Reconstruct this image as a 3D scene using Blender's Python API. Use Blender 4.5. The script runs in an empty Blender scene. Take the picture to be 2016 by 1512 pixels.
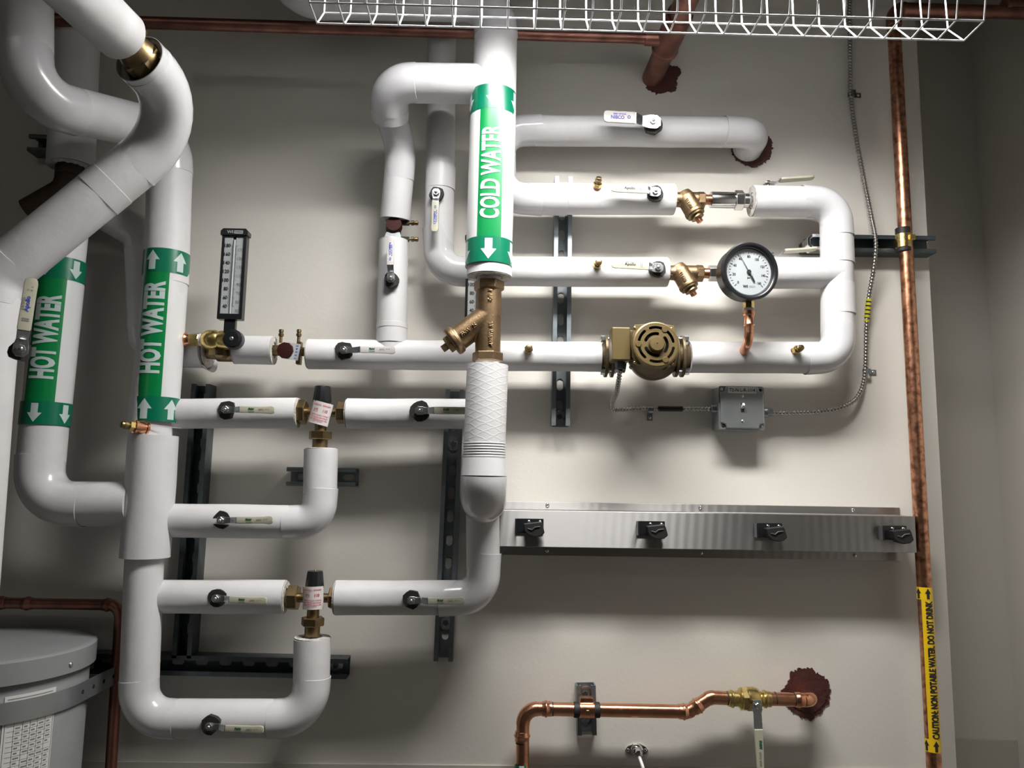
import bpy, bmesh, math, random
from mathutils import Vector, Matrix
from mathutils.geometry import tessellate_polygon
from mathutils.noise import noise as mnoise
random.seed(7)
SC = bpy.context.scene
COL = SC.collection
PI = math.pi
V = Vector
# ------------------------------------------------------------------ camera
CAMD, CAMZ, FPX = 1.75, 1.60, 1510.0
PITCH, ROLL, YAW = math.radians(7.4), math.radians(0.95), math.radians(1.0)
fwd = V((math.sin(YAW)*math.cos(PITCH), math.cos(YAW)*math.cos(PITCH), math.sin(PITCH)))
r0 = V((math.cos(YAW), -math.sin(YAW), 0))
u0 = r0.cross(fwd)
rgt = r0*math.cos(ROLL) + u0*math.sin(ROLL)
upv = u0*math.cos(ROLL) - r0*math.sin(ROLL)
cam_loc = V((0, -CAMD, CAMZ))
cd = bpy.data.cameras.new('camera'); cam = bpy.data.objects.new('camera', cd); COL.objects.link(cam)
cd.sensor_width = 36.0; cd.lens = FPX*36.0/2016.0; cd.clip_start = 0.02
cam.matrix_world = Matrix((( rgt.x, upv.x, -fwd.x, cam_loc.x), (rgt.y, upv.y, -fwd.y, cam_loc.y), (rgt.z, upv.z, -fwd.z, cam_loc.z), (0,0,0,1)))
SC.camera = cam
# ------------------------------------------------------------------ world, view
w = bpy.data.worlds.new('world'); SC.world = w; w.use_nodes = True
w.node_tree.nodes['Background'].inputs[0].default_value = (0.5, 0.5, 0.5, 1)
w.node_tree.nodes['Background'].inputs[1].default_value = 0.02
SC.view_settings.view_transform = 'Standard'; SC.view_settings.look = 'None'
SC.view_settings.gamma = 1; SC.view_settings.use_curve_mapping = False
SC.view_settings.exposure = 0.0
TUBE_POWER = 8.0          # emission of the fluorescent tubes above the wire guard
ROOM_POWER = 5.0           # the room's other fixture behind the viewer
ROOM_LIGHT_POS = (-1.3, -2.3, 3.25)
LAMP_DOWN = 30.5           # watts of an area light added under the hood to even out the wall
DN1, DN2, DF1 = 0.70, 0.65, 0.612             # distances of the guard's three lower wires from the wall
lamp_x0, lamp_x1, dTube, zTube = -0.16, 0.66, 0.63, CAMZ + 1.03
ld = bpy.data.lights.new('added_fixture_light', 'AREA'); ld.shape = 'RECTANGLE'; ld.size = lamp_x1-lamp_x0; ld.size_y = 0.16; ld.energy = LAMP_DOWN; ld.spread = math.radians(161); ld.color = (1.0, 0.97, 0.93)
lo = bpy.data.objects.new('added_fixture_light', ld); COL.objects.link(lo); lo.location = ((lamp_x0+lamp_x1)/2, -dTube, zTube-0.022)

def P(px, py, d):
    """point at distance d in front of the back wall along the sight line of a pixel"""
    v = fwd*FPX + rgt*(px-1008.0) - upv*(py-756.0)
    t = (CAMD-d)/v.y
    return cam_loc + v*t
def rp(wpx, px, py, d):
    """length in metres of wpx pixels at that place"""
    return wpx*(P(px, py, d)-cam_loc).dot(fwd)/FPX

# ------------------------------------------------------------------ materials
def nt(name):
    m = bpy.data.materials.new(name); m.use_nodes = True
    return m, m.node_tree, m.node_tree.nodes['Principled BSDF']
def mat(name, col, rough=0.5, metal=0.0, coat=0.0, bump=None, var=None, spec=0.5, aniso=0.0, roughvar=0.0):
    m, t, b = nt(name)
    b.inputs['Base Color'].default_value = (*col, 1); b.inputs['Roughness'].default_value = rough
    b.inputs['Metallic'].default_value = metal; b.inputs['Coat Weight'].default_value = coat
    b.inputs['Specular IOR Level'].default_value = spec
    b.inputs['Coat Roughness'].default_value = 0.12
    tc = t.nodes.new('ShaderNodeTexCoord')
    if var:                                  # (scale, second colour, low, high)
        n = t.nodes.new('ShaderNodeTexNoise'); n.inputs['Scale'].default_value = var[0]; n.inputs['Detail'].default_value = 6
        r = t.nodes.new('ShaderNodeValToRGB'); r.color_ramp.elements[0].position = var[2]; r.color_ramp.elements[1].position = var[3]
        r.color_ramp.elements[0].color = (*col, 1); r.color_ramp.elements[1].color = (*var[1], 1)
        t.links.new(tc.outputs['Object'], n.inputs['Vector']); t.links.new(n.outputs['Fac'], r.inputs[0]); t.links.new(r.outputs[0], b.inputs['Base Color'])
    if roughvar:
        n3 = t.nodes.new('ShaderNodeTexNoise'); n3.inputs['Scale'].default_value = 60; n3.inputs['Detail'].default_value = 4
        mr = t.nodes.new('ShaderNodeMapRange'); mr.inputs['To Min'].default_value = max(0.02, rough-roughvar); mr.inputs['To Max'].default_value = rough+roughvar
        t.links.new(tc.outputs['Object'], n3.inputs['Vector']); t.links.new(n3.outputs['Fac'], mr.inputs[0]); t.links.new(mr.outputs[0], b.inputs['Roughness'])
    if bump:                                 # (scale, strength, distance)
        n2 = t.nodes.new('ShaderNodeTexNoise'); n2.inputs['Scale'].default_value = bump[0]; n2.inputs['Detail'].default_value = 5
        bp = t.nodes.new('ShaderNodeBump'); bp.inputs['Strength'].default_value = bump[1]; bp.inputs['Distance'].default_value = bump[2]
        t.links.new(tc.outputs['Object'], n2.inputs['Vector']); t.links.new(n2.outputs['Fac'], bp.inputs['Height']); t.links.new(bp.outputs[0], b.inputs['Normal'])
    return m
M = {}
M['wall'] = mat('painted_wall', (0.66, 0.635, 0.585), 0.62, bump=(140, 0.12, 0.002), spec=0.25)
M['wall_far'] = mat('grey_painted_block', (0.20, 0.20, 0.195), 0.7)
M['floor'] = mat('sealed_concrete', (0.09, 0.088, 0.082), 0.5, var=(3, (0.13, 0.125, 0.115), 0.3, 0.7))
M['ceiling'] = mat('ceiling_paint', (0.12, 0.12, 0.12), 0.8)
M['trim'] = mat('panel_trim', (0.50, 0.48, 0.43), 0.45)
M['paper'] = mat('white_paper_jacket', (0.62, 0.615, 0.625), 0.50, bump=(45, 0.22, 0.003), var=(14, (0.57, 0.565, 0.575), 0.45, 0.75), spec=0.35)
M['pvc'] = mat('glossy_white_pvc_cover', (0.62, 0.62, 0.64), 0.22, coat=0.35, bump=(9, 0.12, 0.006), roughvar=0.06)
M['tape'] = mat('white_jacket_tape', (0.61, 0.605, 0.615), 0.38, bump=(40, 0.2, 0.003))
M['fibre'] = mat('glass_fibre_edge', (0.62, 0.60, 0.57), 0.95, bump=(160, 0.8, 0.004), var=(60, (0.40, 0.37, 0.33), 0.4, 0.7))
M['copper'] = mat('bright_copper', (0.80, 0.40, 0.24), 0.24, 1.0, var=(30, (0.60, 0.26, 0.15), 0.42, 0.75), roughvar=0.10, bump=(220, .08, .001))
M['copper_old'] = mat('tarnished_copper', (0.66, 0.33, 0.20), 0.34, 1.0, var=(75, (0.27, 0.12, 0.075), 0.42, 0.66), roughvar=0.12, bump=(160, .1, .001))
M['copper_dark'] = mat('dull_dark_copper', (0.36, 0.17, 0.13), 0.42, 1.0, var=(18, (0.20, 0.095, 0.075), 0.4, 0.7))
M['iron'] = mat('rusty_brown_fitting', (0.05, 0.032, 0.022), 0.6, 0.5, bump=(90, .4, .002))
M['brass'] = mat('yellow_brass', (0.66, 0.50, 0.20), 0.28, 1.0, roughvar=0.08)
M['brass_dark'] = mat('aged_brass', (0.30, 0.22, 0.115), 0.40, 1.0, var=(35, (0.18, 0.13, 0.07), 0.4, 0.7), bump=(160, .2, .001))
M['bronze'] = mat('cast_bronze', (0.29, 0.20, 0.115), 0.45, 1.0, var=(40, (0.22, 0.15, 0.085), 0.35, 0.7), bump=(230, .35, .0012))
M['steel'] = mat('zinc_plated_steel', (0.66, 0.68, 0.70), 0.28, 1.0, roughvar=0.1)
M['stainless'] = mat('stainless_steel', (0.62, 0.61, 0.60), 0.2, 1.0, roughvar=0.05)
M['chrome'] = mat('chrome', (0.75, 0.75, 0.76), 0.08, 1.0)
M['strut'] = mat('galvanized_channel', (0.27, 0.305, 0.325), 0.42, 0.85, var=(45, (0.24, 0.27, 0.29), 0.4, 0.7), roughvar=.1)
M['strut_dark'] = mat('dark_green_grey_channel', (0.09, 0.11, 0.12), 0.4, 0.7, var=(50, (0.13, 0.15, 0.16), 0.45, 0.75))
M['boxgrey'] = mat('galvanized_box', (0.42, 0.45, 0.46), 0.36, 0.85, var=(20, (0.35, 0.38, 0.39), 0.4, 0.7))
M['black'] = mat('black_plastic', (0.012, 0.013, 0.015), 0.28)
M['black_rub'] = mat('black_rubber', (0.01, 0.01, 0.01), 0.6)
M['hole'] = mat('shade_painted_valve_body', (0.02, 0.018, 0.015), 0.7, bump=(120, .5, .002))
M['cream'] = mat('cream_vinyl_grip', (0.46, 0.45, 0.35), 0.35, coat=0.1)
M['greywhite'] = mat('grey_white_vinyl_grip', (0.53, 0.505, 0.50), 0.4)
M['green'] = mat('green_marker_film', (0.0, 0.19, 0.048), 0.3, coat=0.3)
M['green_band'] = mat('green_arrow_band', (0.0, 0.145, 0.075), 0.3, coat=0.3)
M['film_white'] = mat('white_marker_film', (0.50, 0.59, 0.575), 0.3, coat=0.2)
M['marker_bg'] = mat('marker_backing_white', (0.64, 0.65, 0.655), 0.3, coat=0.25)
M['yellow'] = mat('yellow_marker_film', (0.80, 0.52, 0.012), 0.35, coat=0.2)
M['yellow_tape'] = mat('yellow_print', (0.60, 0.56, 0.03), 0.45)
M['ink'] = mat('black_ink', (0.015, 0.015, 0.015), 0.6)
M['ink_green'] = mat('green_ink', (0.0, 0.10, 0.055), 0.6)
M['ink_blue'] = mat('blue_ink', (0.04, 0.07, 0.42), 0.6)
M['ink_grey'] = mat('grey_ink', (0.22, 0.22, 0.22), 0.6)
M['ink_red'] = mat('red_ink', (0.62, 0.03, 0.05), 0.6)
M['tag'] = mat('white_plastic_tag', (0.78, 0.74, 0.74), 0.3, coat=0.3)
M['firestop'] = mat('red_firestop_sealant', (0.06, 0.014, 0.011), 0.6, bump=(60, .6, .004))
M['redcap'] = mat('dark_red_cap', (0.038, 0.008, 0.007), 0.6, spec=0.2)
M['pump'] = mat('gold_bronze_paint', (0.15, 0.108, 0.045), 0.4, 0.35, bump=(200, .1, .001), coat=.1)
M['pump_dark'] = mat('dark_bronze_casting', (0.12, 0.088, 0.05), 0.45, 0.6, bump=(120, .4, .002))
M['void'] = mat('dark_motor_interior', (0.012, 0.012, 0.014), 0.7)
M['dial'] = mat('white_dial', (0.40, 0.43, 0.45), 0.35)
M['scale'] = mat('white_scale', (0.42, 0.445, 0.45), 0.4)
M['tank'] = mat('grey_plastic_tank', (0.24, 0.25, 0.255), 0.45, bump=(30, .1, .002), var=(6, (0.21, 0.22, 0.225), .4, .6))
M['tanklabel'] = mat('paper_label', (0.66, 0.66, 0.64), 0.5)
M['strap'] = mat('galvanized_strap', (0.42, 0.45, 0.46), 0.42, 0.9, roughvar=.12)
M['wire'] = mat('white_coated_wire', (0.82, 0.82, 0.84), 0.3)
M['hood'] = mat('white_enamel_hood', (0.55, 0.55, 0.55), 0.5)
M['toggle'] = mat('white_toggle', (0.75, 0.75, 0.73), 0.3)
M['cable'] = mat('armoured_cable_steel', (0.38, 0.375, 0.355), 0.32, 1.0)
M['ptfe'] = mat('thread_tape', (0.72, 0.66, 0.62), 0.6)
def mat_glass():
    m, t, b = nt('clear_gauge_glass')
    b.inputs['Transmission Weight'].default_value = 1; b.inputs['Roughness'].default_value = 0.02
    b.inputs['Base Color'].default_value = (0.95, 0.97, 0.97, 1); b.inputs['IOR'].default_value = 1.1
    return m
M['glass'] = mat_glass()
def mat_tube():
    m, t, b = nt('lit_fluorescent_tube')
    b.inputs['Emission Color'].default_value = (0.90, 0.95, 1.0, 1); b.inputs['Emission Strength'].default_value = TUBE_POWER
    return m
M['tube'] = mat_tube()
def mat_room_tube():
    m, t, b = nt('lit_room_tube')
    b.inputs['Emission Color'].default_value = (1.0, 0.93, 0.82, 1); b.inputs['Emission Strength'].default_value = ROOM_POWER
    return m
M['roomtube'] = mat_room_tube()
def mat_rack():                              # stainless brushed lengthways, slightly rippled
    m, t, b = nt('brushed_stainless_sheet')
    b.inputs['Base Color'].default_value = (0.46, 0.45, 0.445, 1); b.inputs['Metallic'].default_value = 1; b.inputs['Roughness'].default_value = 0.47
    b.inputs['Anisotropic'].default_value = 0.9; b.inputs['Anisotropic Rotation'].default_value = 0.25
    tg = t.nodes.new('ShaderNodeTangent'); tg.direction_type = 'RADIAL'; tg.axis = 'Z'; t.links.new(tg.outputs[0], b.inputs['Tangent'])
    tc = t.nodes.new('ShaderNodeTexCoord'); wv = t.nodes.new('ShaderNodeTexWave'); wv.wave_type = 'BANDS'; wv.bands_direction = 'X'
    wv.inputs['Scale'].default_value = 15; wv.inputs['Distortion'].default_value = 10.0; wv.inputs['Detail'].default_value = 0.0; wv.inputs['Detail Scale'].default_value = 0.2
    bp = t.nodes.new('ShaderNodeBump'); bp.inputs['Strength'].default_value = 0.14; bp.inputs['Distance'].default_value = 0.0010
    t.links.new(tc.outputs['Object'], wv.inputs['Vector']); t.links.new(wv.outputs['Fac'], bp.inputs['Height']); t.links.new(bp.outputs[0], b.inputs['Normal'])
    return m
M['rack'] = mat_rack()
def mat_diamond():                           # paper jacket with a criss-cross scrim showing through
    m, t, b = nt('criss_cross_paper_jacket')
    b.inputs['Base Color'].default_value = (0.57, 0.57, 0.575, 1); b.inputs['Roughness'].default_value = 0.5
    tc = t.nodes.new('ShaderNodeTexCoord'); hs = []
    for a in (0.42, -0.42):
        mp = t.nodes.new('ShaderNodeMapping'); mp.inputs['Rotation'].default_value = (0, a, 0)
        wv = t.nodes.new('ShaderNodeTexWave'); wv.bands_direction = 'Z'; wv.inputs['Scale'].default_value = 22; wv.inputs['Distortion'].default_value = 1.6; wv.inputs['Detail Scale'].default_value = 2
        pw = t.nodes.new('ShaderNodeMath'); pw.operation = 'POWER'; pw.inputs[1].default_value = 14
        t.links.new(tc.outputs['Object'], mp.inputs['Vector']); t.links.new(mp.outputs[0], wv.inputs['Vector']); t.links.new(wv.outputs['Fac'], pw.inputs[0]); hs.append(pw)
    ad = t.nodes.new('ShaderNodeMath'); ad.operation = 'MAXIMUM'; t.links.new(hs[0].outputs[0], ad.inputs[0]); t.links.new(hs[1].outputs[0], ad.inputs[1])
    bp = t.nodes.new('ShaderNodeBump'); bp.inputs['Strength'].default_value = 0.20; bp.inputs['Distance'].default_value = 0.0009
    t.links.new(ad.outputs[0], bp.inputs['Height']); t.links.new(bp.outputs[0], b.inputs['Normal'])
    return m
M['diamond'] = mat_diamond()

# ------------------------------------------------------------------ helpers
def origin_of(o):
    p = V((0, 0, 0))
    while o is not None:
        p += o.location; o = o.parent
    return p
def fr(o, x, z):
    x = V(x).normalized(); z = V(z); z = (z - x*z.dot(x)).normalized(); y = z.cross(x)
    return Matrix(((x.x, y.x, z.x, o[0]), (x.y, y.y, z.y, o[1]), (x.z, y.z, z.z, o[2]), (0, 0, 0, 1)))
def front(o): return fr(o, (1, 0, 0), (0, -1, 0))       # x right, y up, z out of the wall
def perp(a):
    a = V(a).normalized()
    b = V((0, 0, 1)) if abs(a.z) < 0.8 else V((1, 0, 0))
    return (b - a*b.dot(a)).normalized()
class MB:
    def __init__(s): s.v = []; s.f = []
    def add(s, vs, fs):
        k = len(s.v); s.v += [V(x) for x in vs]; s.f += [tuple(i+k for i in f) for f in fs]; return s
    def box(s, m, x0, x1, y0, y1, z0, z1):
        c = [m @ V(p) for p in ((x0,y0,z0),(x1,y0,z0),(x1,y1,z0),(x0,y1,z0),(x0,y0,z1),(x1,y0,z1),(x1,y1,z1),(x0,y1,z1))]
        return s.add(c, [(0,3,2,1),(4,5,6,7),(0,1,5,4),(1,2,6,5),(2,3,7,6),(3,0,4,7)])
    def lathe(s, m, prof, n=32, ph=0.0, caps=True):      # prof: (r, z) along the frame's z
        vs = []; fs = []
        for r, z in prof:
            for k in range(n):
                a = 2*PI*k/n + ph; vs.append(m @ V((r*math.cos(a), r*math.sin(a), z)))
        for i in range(len(prof)-1):
            for k in range(n):
                a, b = i*n+k, i*n+(k+1) % n; fs.append((a, b, b+n, a+n))
        if caps:
            fs.append(tuple(range(n))[::-1]); fs.append(tuple((len(prof)-1)*n+k for k in range(n)))
        return s.add(vs, fs)
    def cyl(s, m, r, z0, z1, n=32, ph=0.0, bev=0.0):
        if bev: return s.lathe(m, [(r-bev, z0), (r, z0+bev), (r, z1-bev), (r-bev, z1)], n, ph)
        return s.lathe(m, [(r, z0), (r, z1)], n, ph)
    def hexa(s, m, r, z0, z1, ph=0.0): return s.lathe(m, [(r*0.92, z0), (r, z0+0.08*(z1-z0)), (r, z1-0.08*(z1-z0)), (r*0.92, z1)], 6, ph)
    def dome(s, m, r, z0, h, n=16):
        return s.lathe(m, [(r*math.cos(a*PI/10), z0+h*math.sin(a*PI/10)) for a in range(5)] + [(r*0.02, z0+h)], n)
    def sweep(s, pts, rad, n=40, cap=(True, True), fn=None):
        pts = [V(p) for p in pts]; N = len(pts)
        if not isinstance(rad, (list, tuple)): rad = [rad]*N
        T = []
        for i in range(N):
            a = pts[min(i+1, N-1)] - pts[max(i-1, 0)]; T.append(a.normalized())
        u = perp(T[0]); vs = []; fs = []; L = 0
        for i in range(N):
            if i: L += (pts[i]-pts[i-1]).length
            u = (u - T[i]*u.dot(T[i])).normalized(); w_ = T[i].cross(u)
            for k in range(n):
                a = 2*PI*k/n; r = rad[i]
                if fn: r += fn(L, a, pts[i])
                vs.append(pts[i] + (u*math.cos(a)+w_*math.sin(a))*r)
        for i in range(N-1):
            for k in range(n):
                a, b = i*n+k, i*n+(k+1) % n; fs.append((a, b, b+n, a+n))
        if cap[0]: fs.append(tuple(range(n))[::-1])
        if cap[1]: fs.append(tuple((N-1)*n+k for k in range(n)))
        return s.add(vs, fs)
    def plate(s, m, outer, holes, z0, z1):
        loops = [outer] + holes; flat = [p for l in loops for p in l]
        tr = tessellate_polygon([[V((x, y, 0)) for x, y in l] for l in loops])
        n = len(flat)
        vs = [m @ V((x, y, z1)) for x, y in flat] + [m @ V((x, y, z0)) for x, y in flat]
        fs = []
        if not holes:
            ar = sum(outer[i][0]*outer[(i+1) % n][1]-outer[(i+1) % n][0]*outer[i][1] for i in range(n)); o_ = tuple(range(n)) if ar > 0 else tuple(range(n))[::-1]
            fs = [o_, tuple(i+n for i in o_)[::-1]]; tr = []
        for t in tr:
            a, b, c = [V((*flat[i], 0)) for i in t]
            t = tuple(t) if (b-a).cross(c-a).z > 0 else tuple(t)[::-1]
            fs.append(t); fs.append(tuple(i+n for i in t)[::-1])
        k = 0
        for li, l in enumerate(loops):
            area = sum(l[i][0]*l[(i+1) % len(l)][1]-l[(i+1) % len(l)][0]*l[i][1] for i in range(len(l)))
            ccw = (area > 0) == (li == 0)
            for i in range(len(l)):
                a, b = k+i, k+(i+1) % len(l)
                fs.append((a+n, b+n, b, a) if ccw else (b+n, a+n, a, b))
            k += len(l)
        return s.add(vs, fs)
    def prism(s, m, outline, z0, z1): return s.plate(m, outline, [], z0, z1)
    def build(s, name, mt, parent=None, smooth=35, bevel=0.0, origin=None, slots=None):
        if parent is not None: o0 = origin_of(parent)
        elif origin is not None: o0 = V(origin)
        else:
            o0 = V((0,0,0))
            for x in s.v: o0 += x
            o0 /= max(1, len(s.v))
        me = bpy.data.meshes.new(name); me.from_pydata([x-o0 for x in s.v], [], s.f); me.validate(); me.update()
        if smooth:
            me.polygons.foreach_set('use_smooth', [True]*len(me.polygons)); me.set_sharp_from_angle(angle=math.radians(smooth))
        ob = bpy.data.objects.new(name, me); COL.objects.link(ob)
        me.materials.append(mt)
        if parent is not None: ob.parent = parent
        else: ob.location = o0
        if bevel:
            b = ob.modifiers.new('bevel', 'BEVEL'); b.width = bevel; b.segments = 2; b.limit_method = 'ANGLE'; b.angle_limit = math.radians(40); b.harden_normals = bool(smooth)
        return ob
def tag(o, label, cat, group=None, kind=None):
    o['label'] = label; o['category'] = cat
    if group: o['group'] = group
    if kind: o['kind'] = kind
    return o
def thing(name, label, cat, loc, group=None):
    o = bpy.data.objects.new(name, None); COL.objects.link(o); o.location = loc; o.empty_display_size = 0.02
    return tag(o, label, cat, group)
def struct(o): o['kind'] = 'structure'; return o
def ell(n, rx, ry, cx=0, cy=0): return [(cx+rx*math.cos(2*PI*k/n), cy+ry*math.sin(2*PI*k/n)) for k in range(n)]
def stadium(cx, cy, w_, h_, n=8):                        # w_ wide, h_ tall, rounded ends on the longer side
    r = min(w_, h_)/2; pts = []
    if h_ >= w_:
        for k in range(n+1): a = PI*k/n; pts.append((cx+r*math.cos(a), cy+h_/2-r+r*math.sin(a)))
        for k in range(n+1): a = PI+PI*k/n; pts.append((cx+r*math.cos(a), cy-h_/2+r+r*math.sin(a)))
    else:
        for k in range(n+1): a = -PI/2+PI*k/n; pts.append((cx+w_/2-r+r*math.cos(a), cy+r*math.sin(a)))
        for k in range(n+1): a = PI/2+PI*k/n; pts.append((cx-w_/2+r+r*math.cos(a), cy+r*math.sin(a)))
    return pts
def rrect(x0, x1, y0, y1, r, n=4):
    pts = []
    for cx, cy, a0 in ((x1-r, y1-r, 0), (x0+r, y1-r, PI/2), (x0+r, y0+r, PI), (x1-r, y0+r, 1.5*PI)):
        for k in range(n+1): a = a0+PI/2*k/n; pts.append((cx+r*math.cos(a), cy+r*math.sin(a)))
    return pts
_tc = {}
def text_mesh(s, bold=0.02):
    key = (s, bold)
    if key in _tc: return _tc[key]
    c = bpy.data.curves.new('t', 'FONT'); c.body = s; c.offset = bold; c.resolution_u = 3
    o = bpy.data.objects.new('t', c); COL.objects.link(o)
    bpy.context.view_layer.update()
    dg = bpy.context.evaluated_depsgraph_get(); me = bpy.data.meshes.new_from_object(o.evaluated_get(dg))
    vs = [v.co.copy() for v in me.vertices]; fs = [tuple(p.vertices) for p in me.polygons]
    bpy.data.objects.remove(o); bpy.data.curves.remove(c); bpy.data.meshes.remove(me)
    x0, x1 = min(v.x for v in vs), max(v.x for v in vs); y0, y1 = min(v.y for v in vs), max(v.y for v in vs)
    vs = [((v.x-x0)/(x1-x0)-0.5, (v.y-y0)/(y1-y0)-0.5) for v in vs]
    _tc[key] = (vs, fs); return _tc[key]
def text(s, W, H, mapf, bold=0.02, cuts=0):
    """lettering W wide and H high, placed by mapf(x, y) -> world point; returns an MB"""
    vs, fs = text_mesh(s, bold); mb = MB()
    if cuts:
        bm = bmesh.new(); bv = [bm.verts.new((x*W, y*H, 0)) for x, y in vs]
        for f in fs:
            try: bm.faces.new([bv[i] for i in f])
            except ValueError: pass
        for k in range(1, cuts):
            yy = -H/2 + H*k/cuts
            bmesh.ops.bisect_plane(bm, geom=bm.verts[:]+bm.edges[:]+bm.faces[:], plane_co=(0, yy, 0), plane_no=(0, 1, 0))
        bm.verts.index_update()
        mb.add([mapf(v.co.x, v.co.y) for v in bm.verts], [tuple(v.index for v in f.verts) for f in bm.faces]); bm.free()
    else: mb.add([mapf(x*W, y*H) for x, y in vs], fs)
    return mb
def flat(m, z=0.0): return lambda x, y: m @ V((x, y, z))

# ------------------------------------------------------------------ pipe building
def sections(pts, bends, n=12):
    """split a polyline with rounded corners into ('S', pts) and ('B', pts)"""
    out = []; cur = V(pts[0])
    for i in range(1, len(pts)-1):
        p = V(pts[i]); a = (V(pts[i-1])-p).normalized(); b = (V(pts[i+1])-p).normalized()
        ang = a.angle(b); R = bends[i-1]; t = R/math.tan(ang/2)
        t = min(t, 0.49*min((V(pts[i+1])-p).length, (V(pts[i-1])-p).length) if 2 < len(pts)-2 else t)
        R = t*math.tan(ang/2)
        s0, s1 = p+a*t, p+b*t; c = p + (a+b).normalized()*(R/math.sin(ang/2))
        out.append(('S', [cur, s0])); arc = []
        v0, v1 = s0-c, s1-c; tot = v0.angle(v1); ax = v0.cross(v1).normalized()
        for k in range(n+1): arc.append(c + Matrix.Rotation(tot*k/n, 3, ax) @ v0)
        out.append(('B', arc)); cur = s1
    out.append(('S', [cur, V(pts[-1])]))
    return out
def subdiv(p, q, step=0.02):
    n = max(1, int((q-p).length/step)); return [p.lerp(q, k/n) for k in range(n+1)]
_seed = [0]
def jacket(parent, p, q, r, mt='paper', wob=0.0006, name='jacket', caps=(True, True)):
    _seed[0] += 1; sd = _seed[0]*7.3
    fn = (lambda L, a, c: wob*mnoise(V((L*9+sd, math.cos(a)*1.5, math.sin(a)*1.5)))*2) if wob else None
    return MB().sweep(subdiv(V(p), V(q)), r, 44, caps, fn).build(name, M[mt], parent, 50)
def elbow(parent, arc, r, coll=0.012, mt='pvc', name='elbow_cover'):
    t0 = (arc[0]-arc[1]).normalized(); t1 = (arc[-1]-arc[-2]).normalized()
    e = 0.0008
    pts = [arc[0]+t0*coll, arc[0]+t0*(coll-0.0005)] + list(arc) + [arc[-1]+t1*(coll-0.0005), arc[-1]+t1*coll]
    rr = [r*0.99, r+e] + [r+e]*len(arc) + [r+e, r*0.99]
    return MB().sweep(pts, rr, 44, (False, False)).build(name, M[mt], parent, 60)
def run(parent, pts, r, bends=(), mts=None, pvc=True, wob=0.0006, coll=0.012):
    for i, (k, p) in enumerate(sections(pts, list(bends))):
        if k == 'S':
            if (p[1]-p[0]).length > 0.004: jacket(parent, p[0], p[1], r, 'paper', wob)
        else: elbow(parent, p, r, coll if pvc else 0.001, 'pvc' if pvc else 'paper', 'elbow_cover')
def fibre_end(parent, p, direction, r, rin=None):
    """broken-off insulation edge at the end of a jacket"""
    d = V(direction).normalized(); m = fr(p, perp(d), d)
    mb = MB(); n = 40; out = []; inn = []
    for k in range(n):
        a = 2*PI*k/n; out.append((r*0.97*math.cos(a), r*0.97*math.sin(a))); q = (rin or r*0.55)*(1+0.12*random.uniform(-1, 1)); inn.append((q*math.cos(a), q*math.sin(a)))
    mb.plate(m, out, [inn], 0.0005, 0.0022)
    return mb.build('insulation_edge', M['fibre'], parent)
def copper_tube(parent, p, q, r, mt='copper', name='copper_pipe'):
    return MB().sweep([V(p), V(q)], r, 28).build(name, M[mt], parent, 50)
def band(parent, p, direction, r, w_, mt='tape', name='tape_band'):
    d = V(direction).normalized(); m = fr(p, perp(d), d)
    return MB().lathe(m, [(r*0.995, 0), (r+0.0009, 0.0006), (r+0.0009, w_-0.0006), (r*0.995, w_)], 44, caps=False).build(name, M[mt], parent, 60)
def cyl_map(A, B, r):
    """maps (angle position in metres, distance from A towards B) onto the pipe surface, 0 facing the viewer"""
    a = (V(B)-V(A)).normalized()
    def n_at(c):
        n = cam_loc-c; return (n-a*n.dot(a)).normalized()
    n0 = n_at((V(A)+V(B))/2); s = n0.cross(-a).normalized()
    if s.dot(rgt) < 0: s = -s
    def f(th, v, rr=r): return V(A) + a*v + (n0*math.cos(th)+s*math.sin(th))*rr
    return f
def patch(f, th0, th1, v0, v1, r, n=20, thick=0.0):
    mb = MB(); vs = []; fs = []
    for j, v in enumerate((v0, v1)):
        for k in range(n+1): vs.append(f(th0+(th1-th0)*k/n, v, r))
    for k in range(n): fs.append((k, k+1, n+1+k+1, n+1+k))
    return mb.add(vs, fs)
def arrow_mb(f, th, v, r, L, W, up):
    """arrow on the curved surface; up=-1 points towards A"""
    s = up; pts = [(-W*0.5, 0), (0, L*0.5), (W*0.5, 0), (W*0.24, 0), (W*0.24, -L*0.5), (-W*0.24, -L*0.5), (-W*0.24, 0)]
    mb = MB(); vs = []; fs = []
    def put(poly):
        k = len(vs); vs.extend([f(th + x/r, v + s*y, r) for x, y in poly]); fs.append(tuple(range(k, k+len(poly))))
    n = 6
    for k in range(n):                       # head in slices so that it follows the curve
        xa, xb = -W/2+W*k/n, -W/2+W*(k+1)/n
        ha, hb = L*0.5*(1-abs(xa)/(W/2)), L*0.5*(1-abs(xb)/(W/2))
        put([(xa, 0), (xb, 0), (xb, hb), (xa, ha)])
    for k in range(4):
        xa, xb = -W*.24+W*.48*k/4, -W*.24+W*.48*(k+1)/4
        put([(xa, -L*.5), (xb, -L*.5), (xb, 0), (xa, 0)])
    return mb.add(vs, fs)
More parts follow.
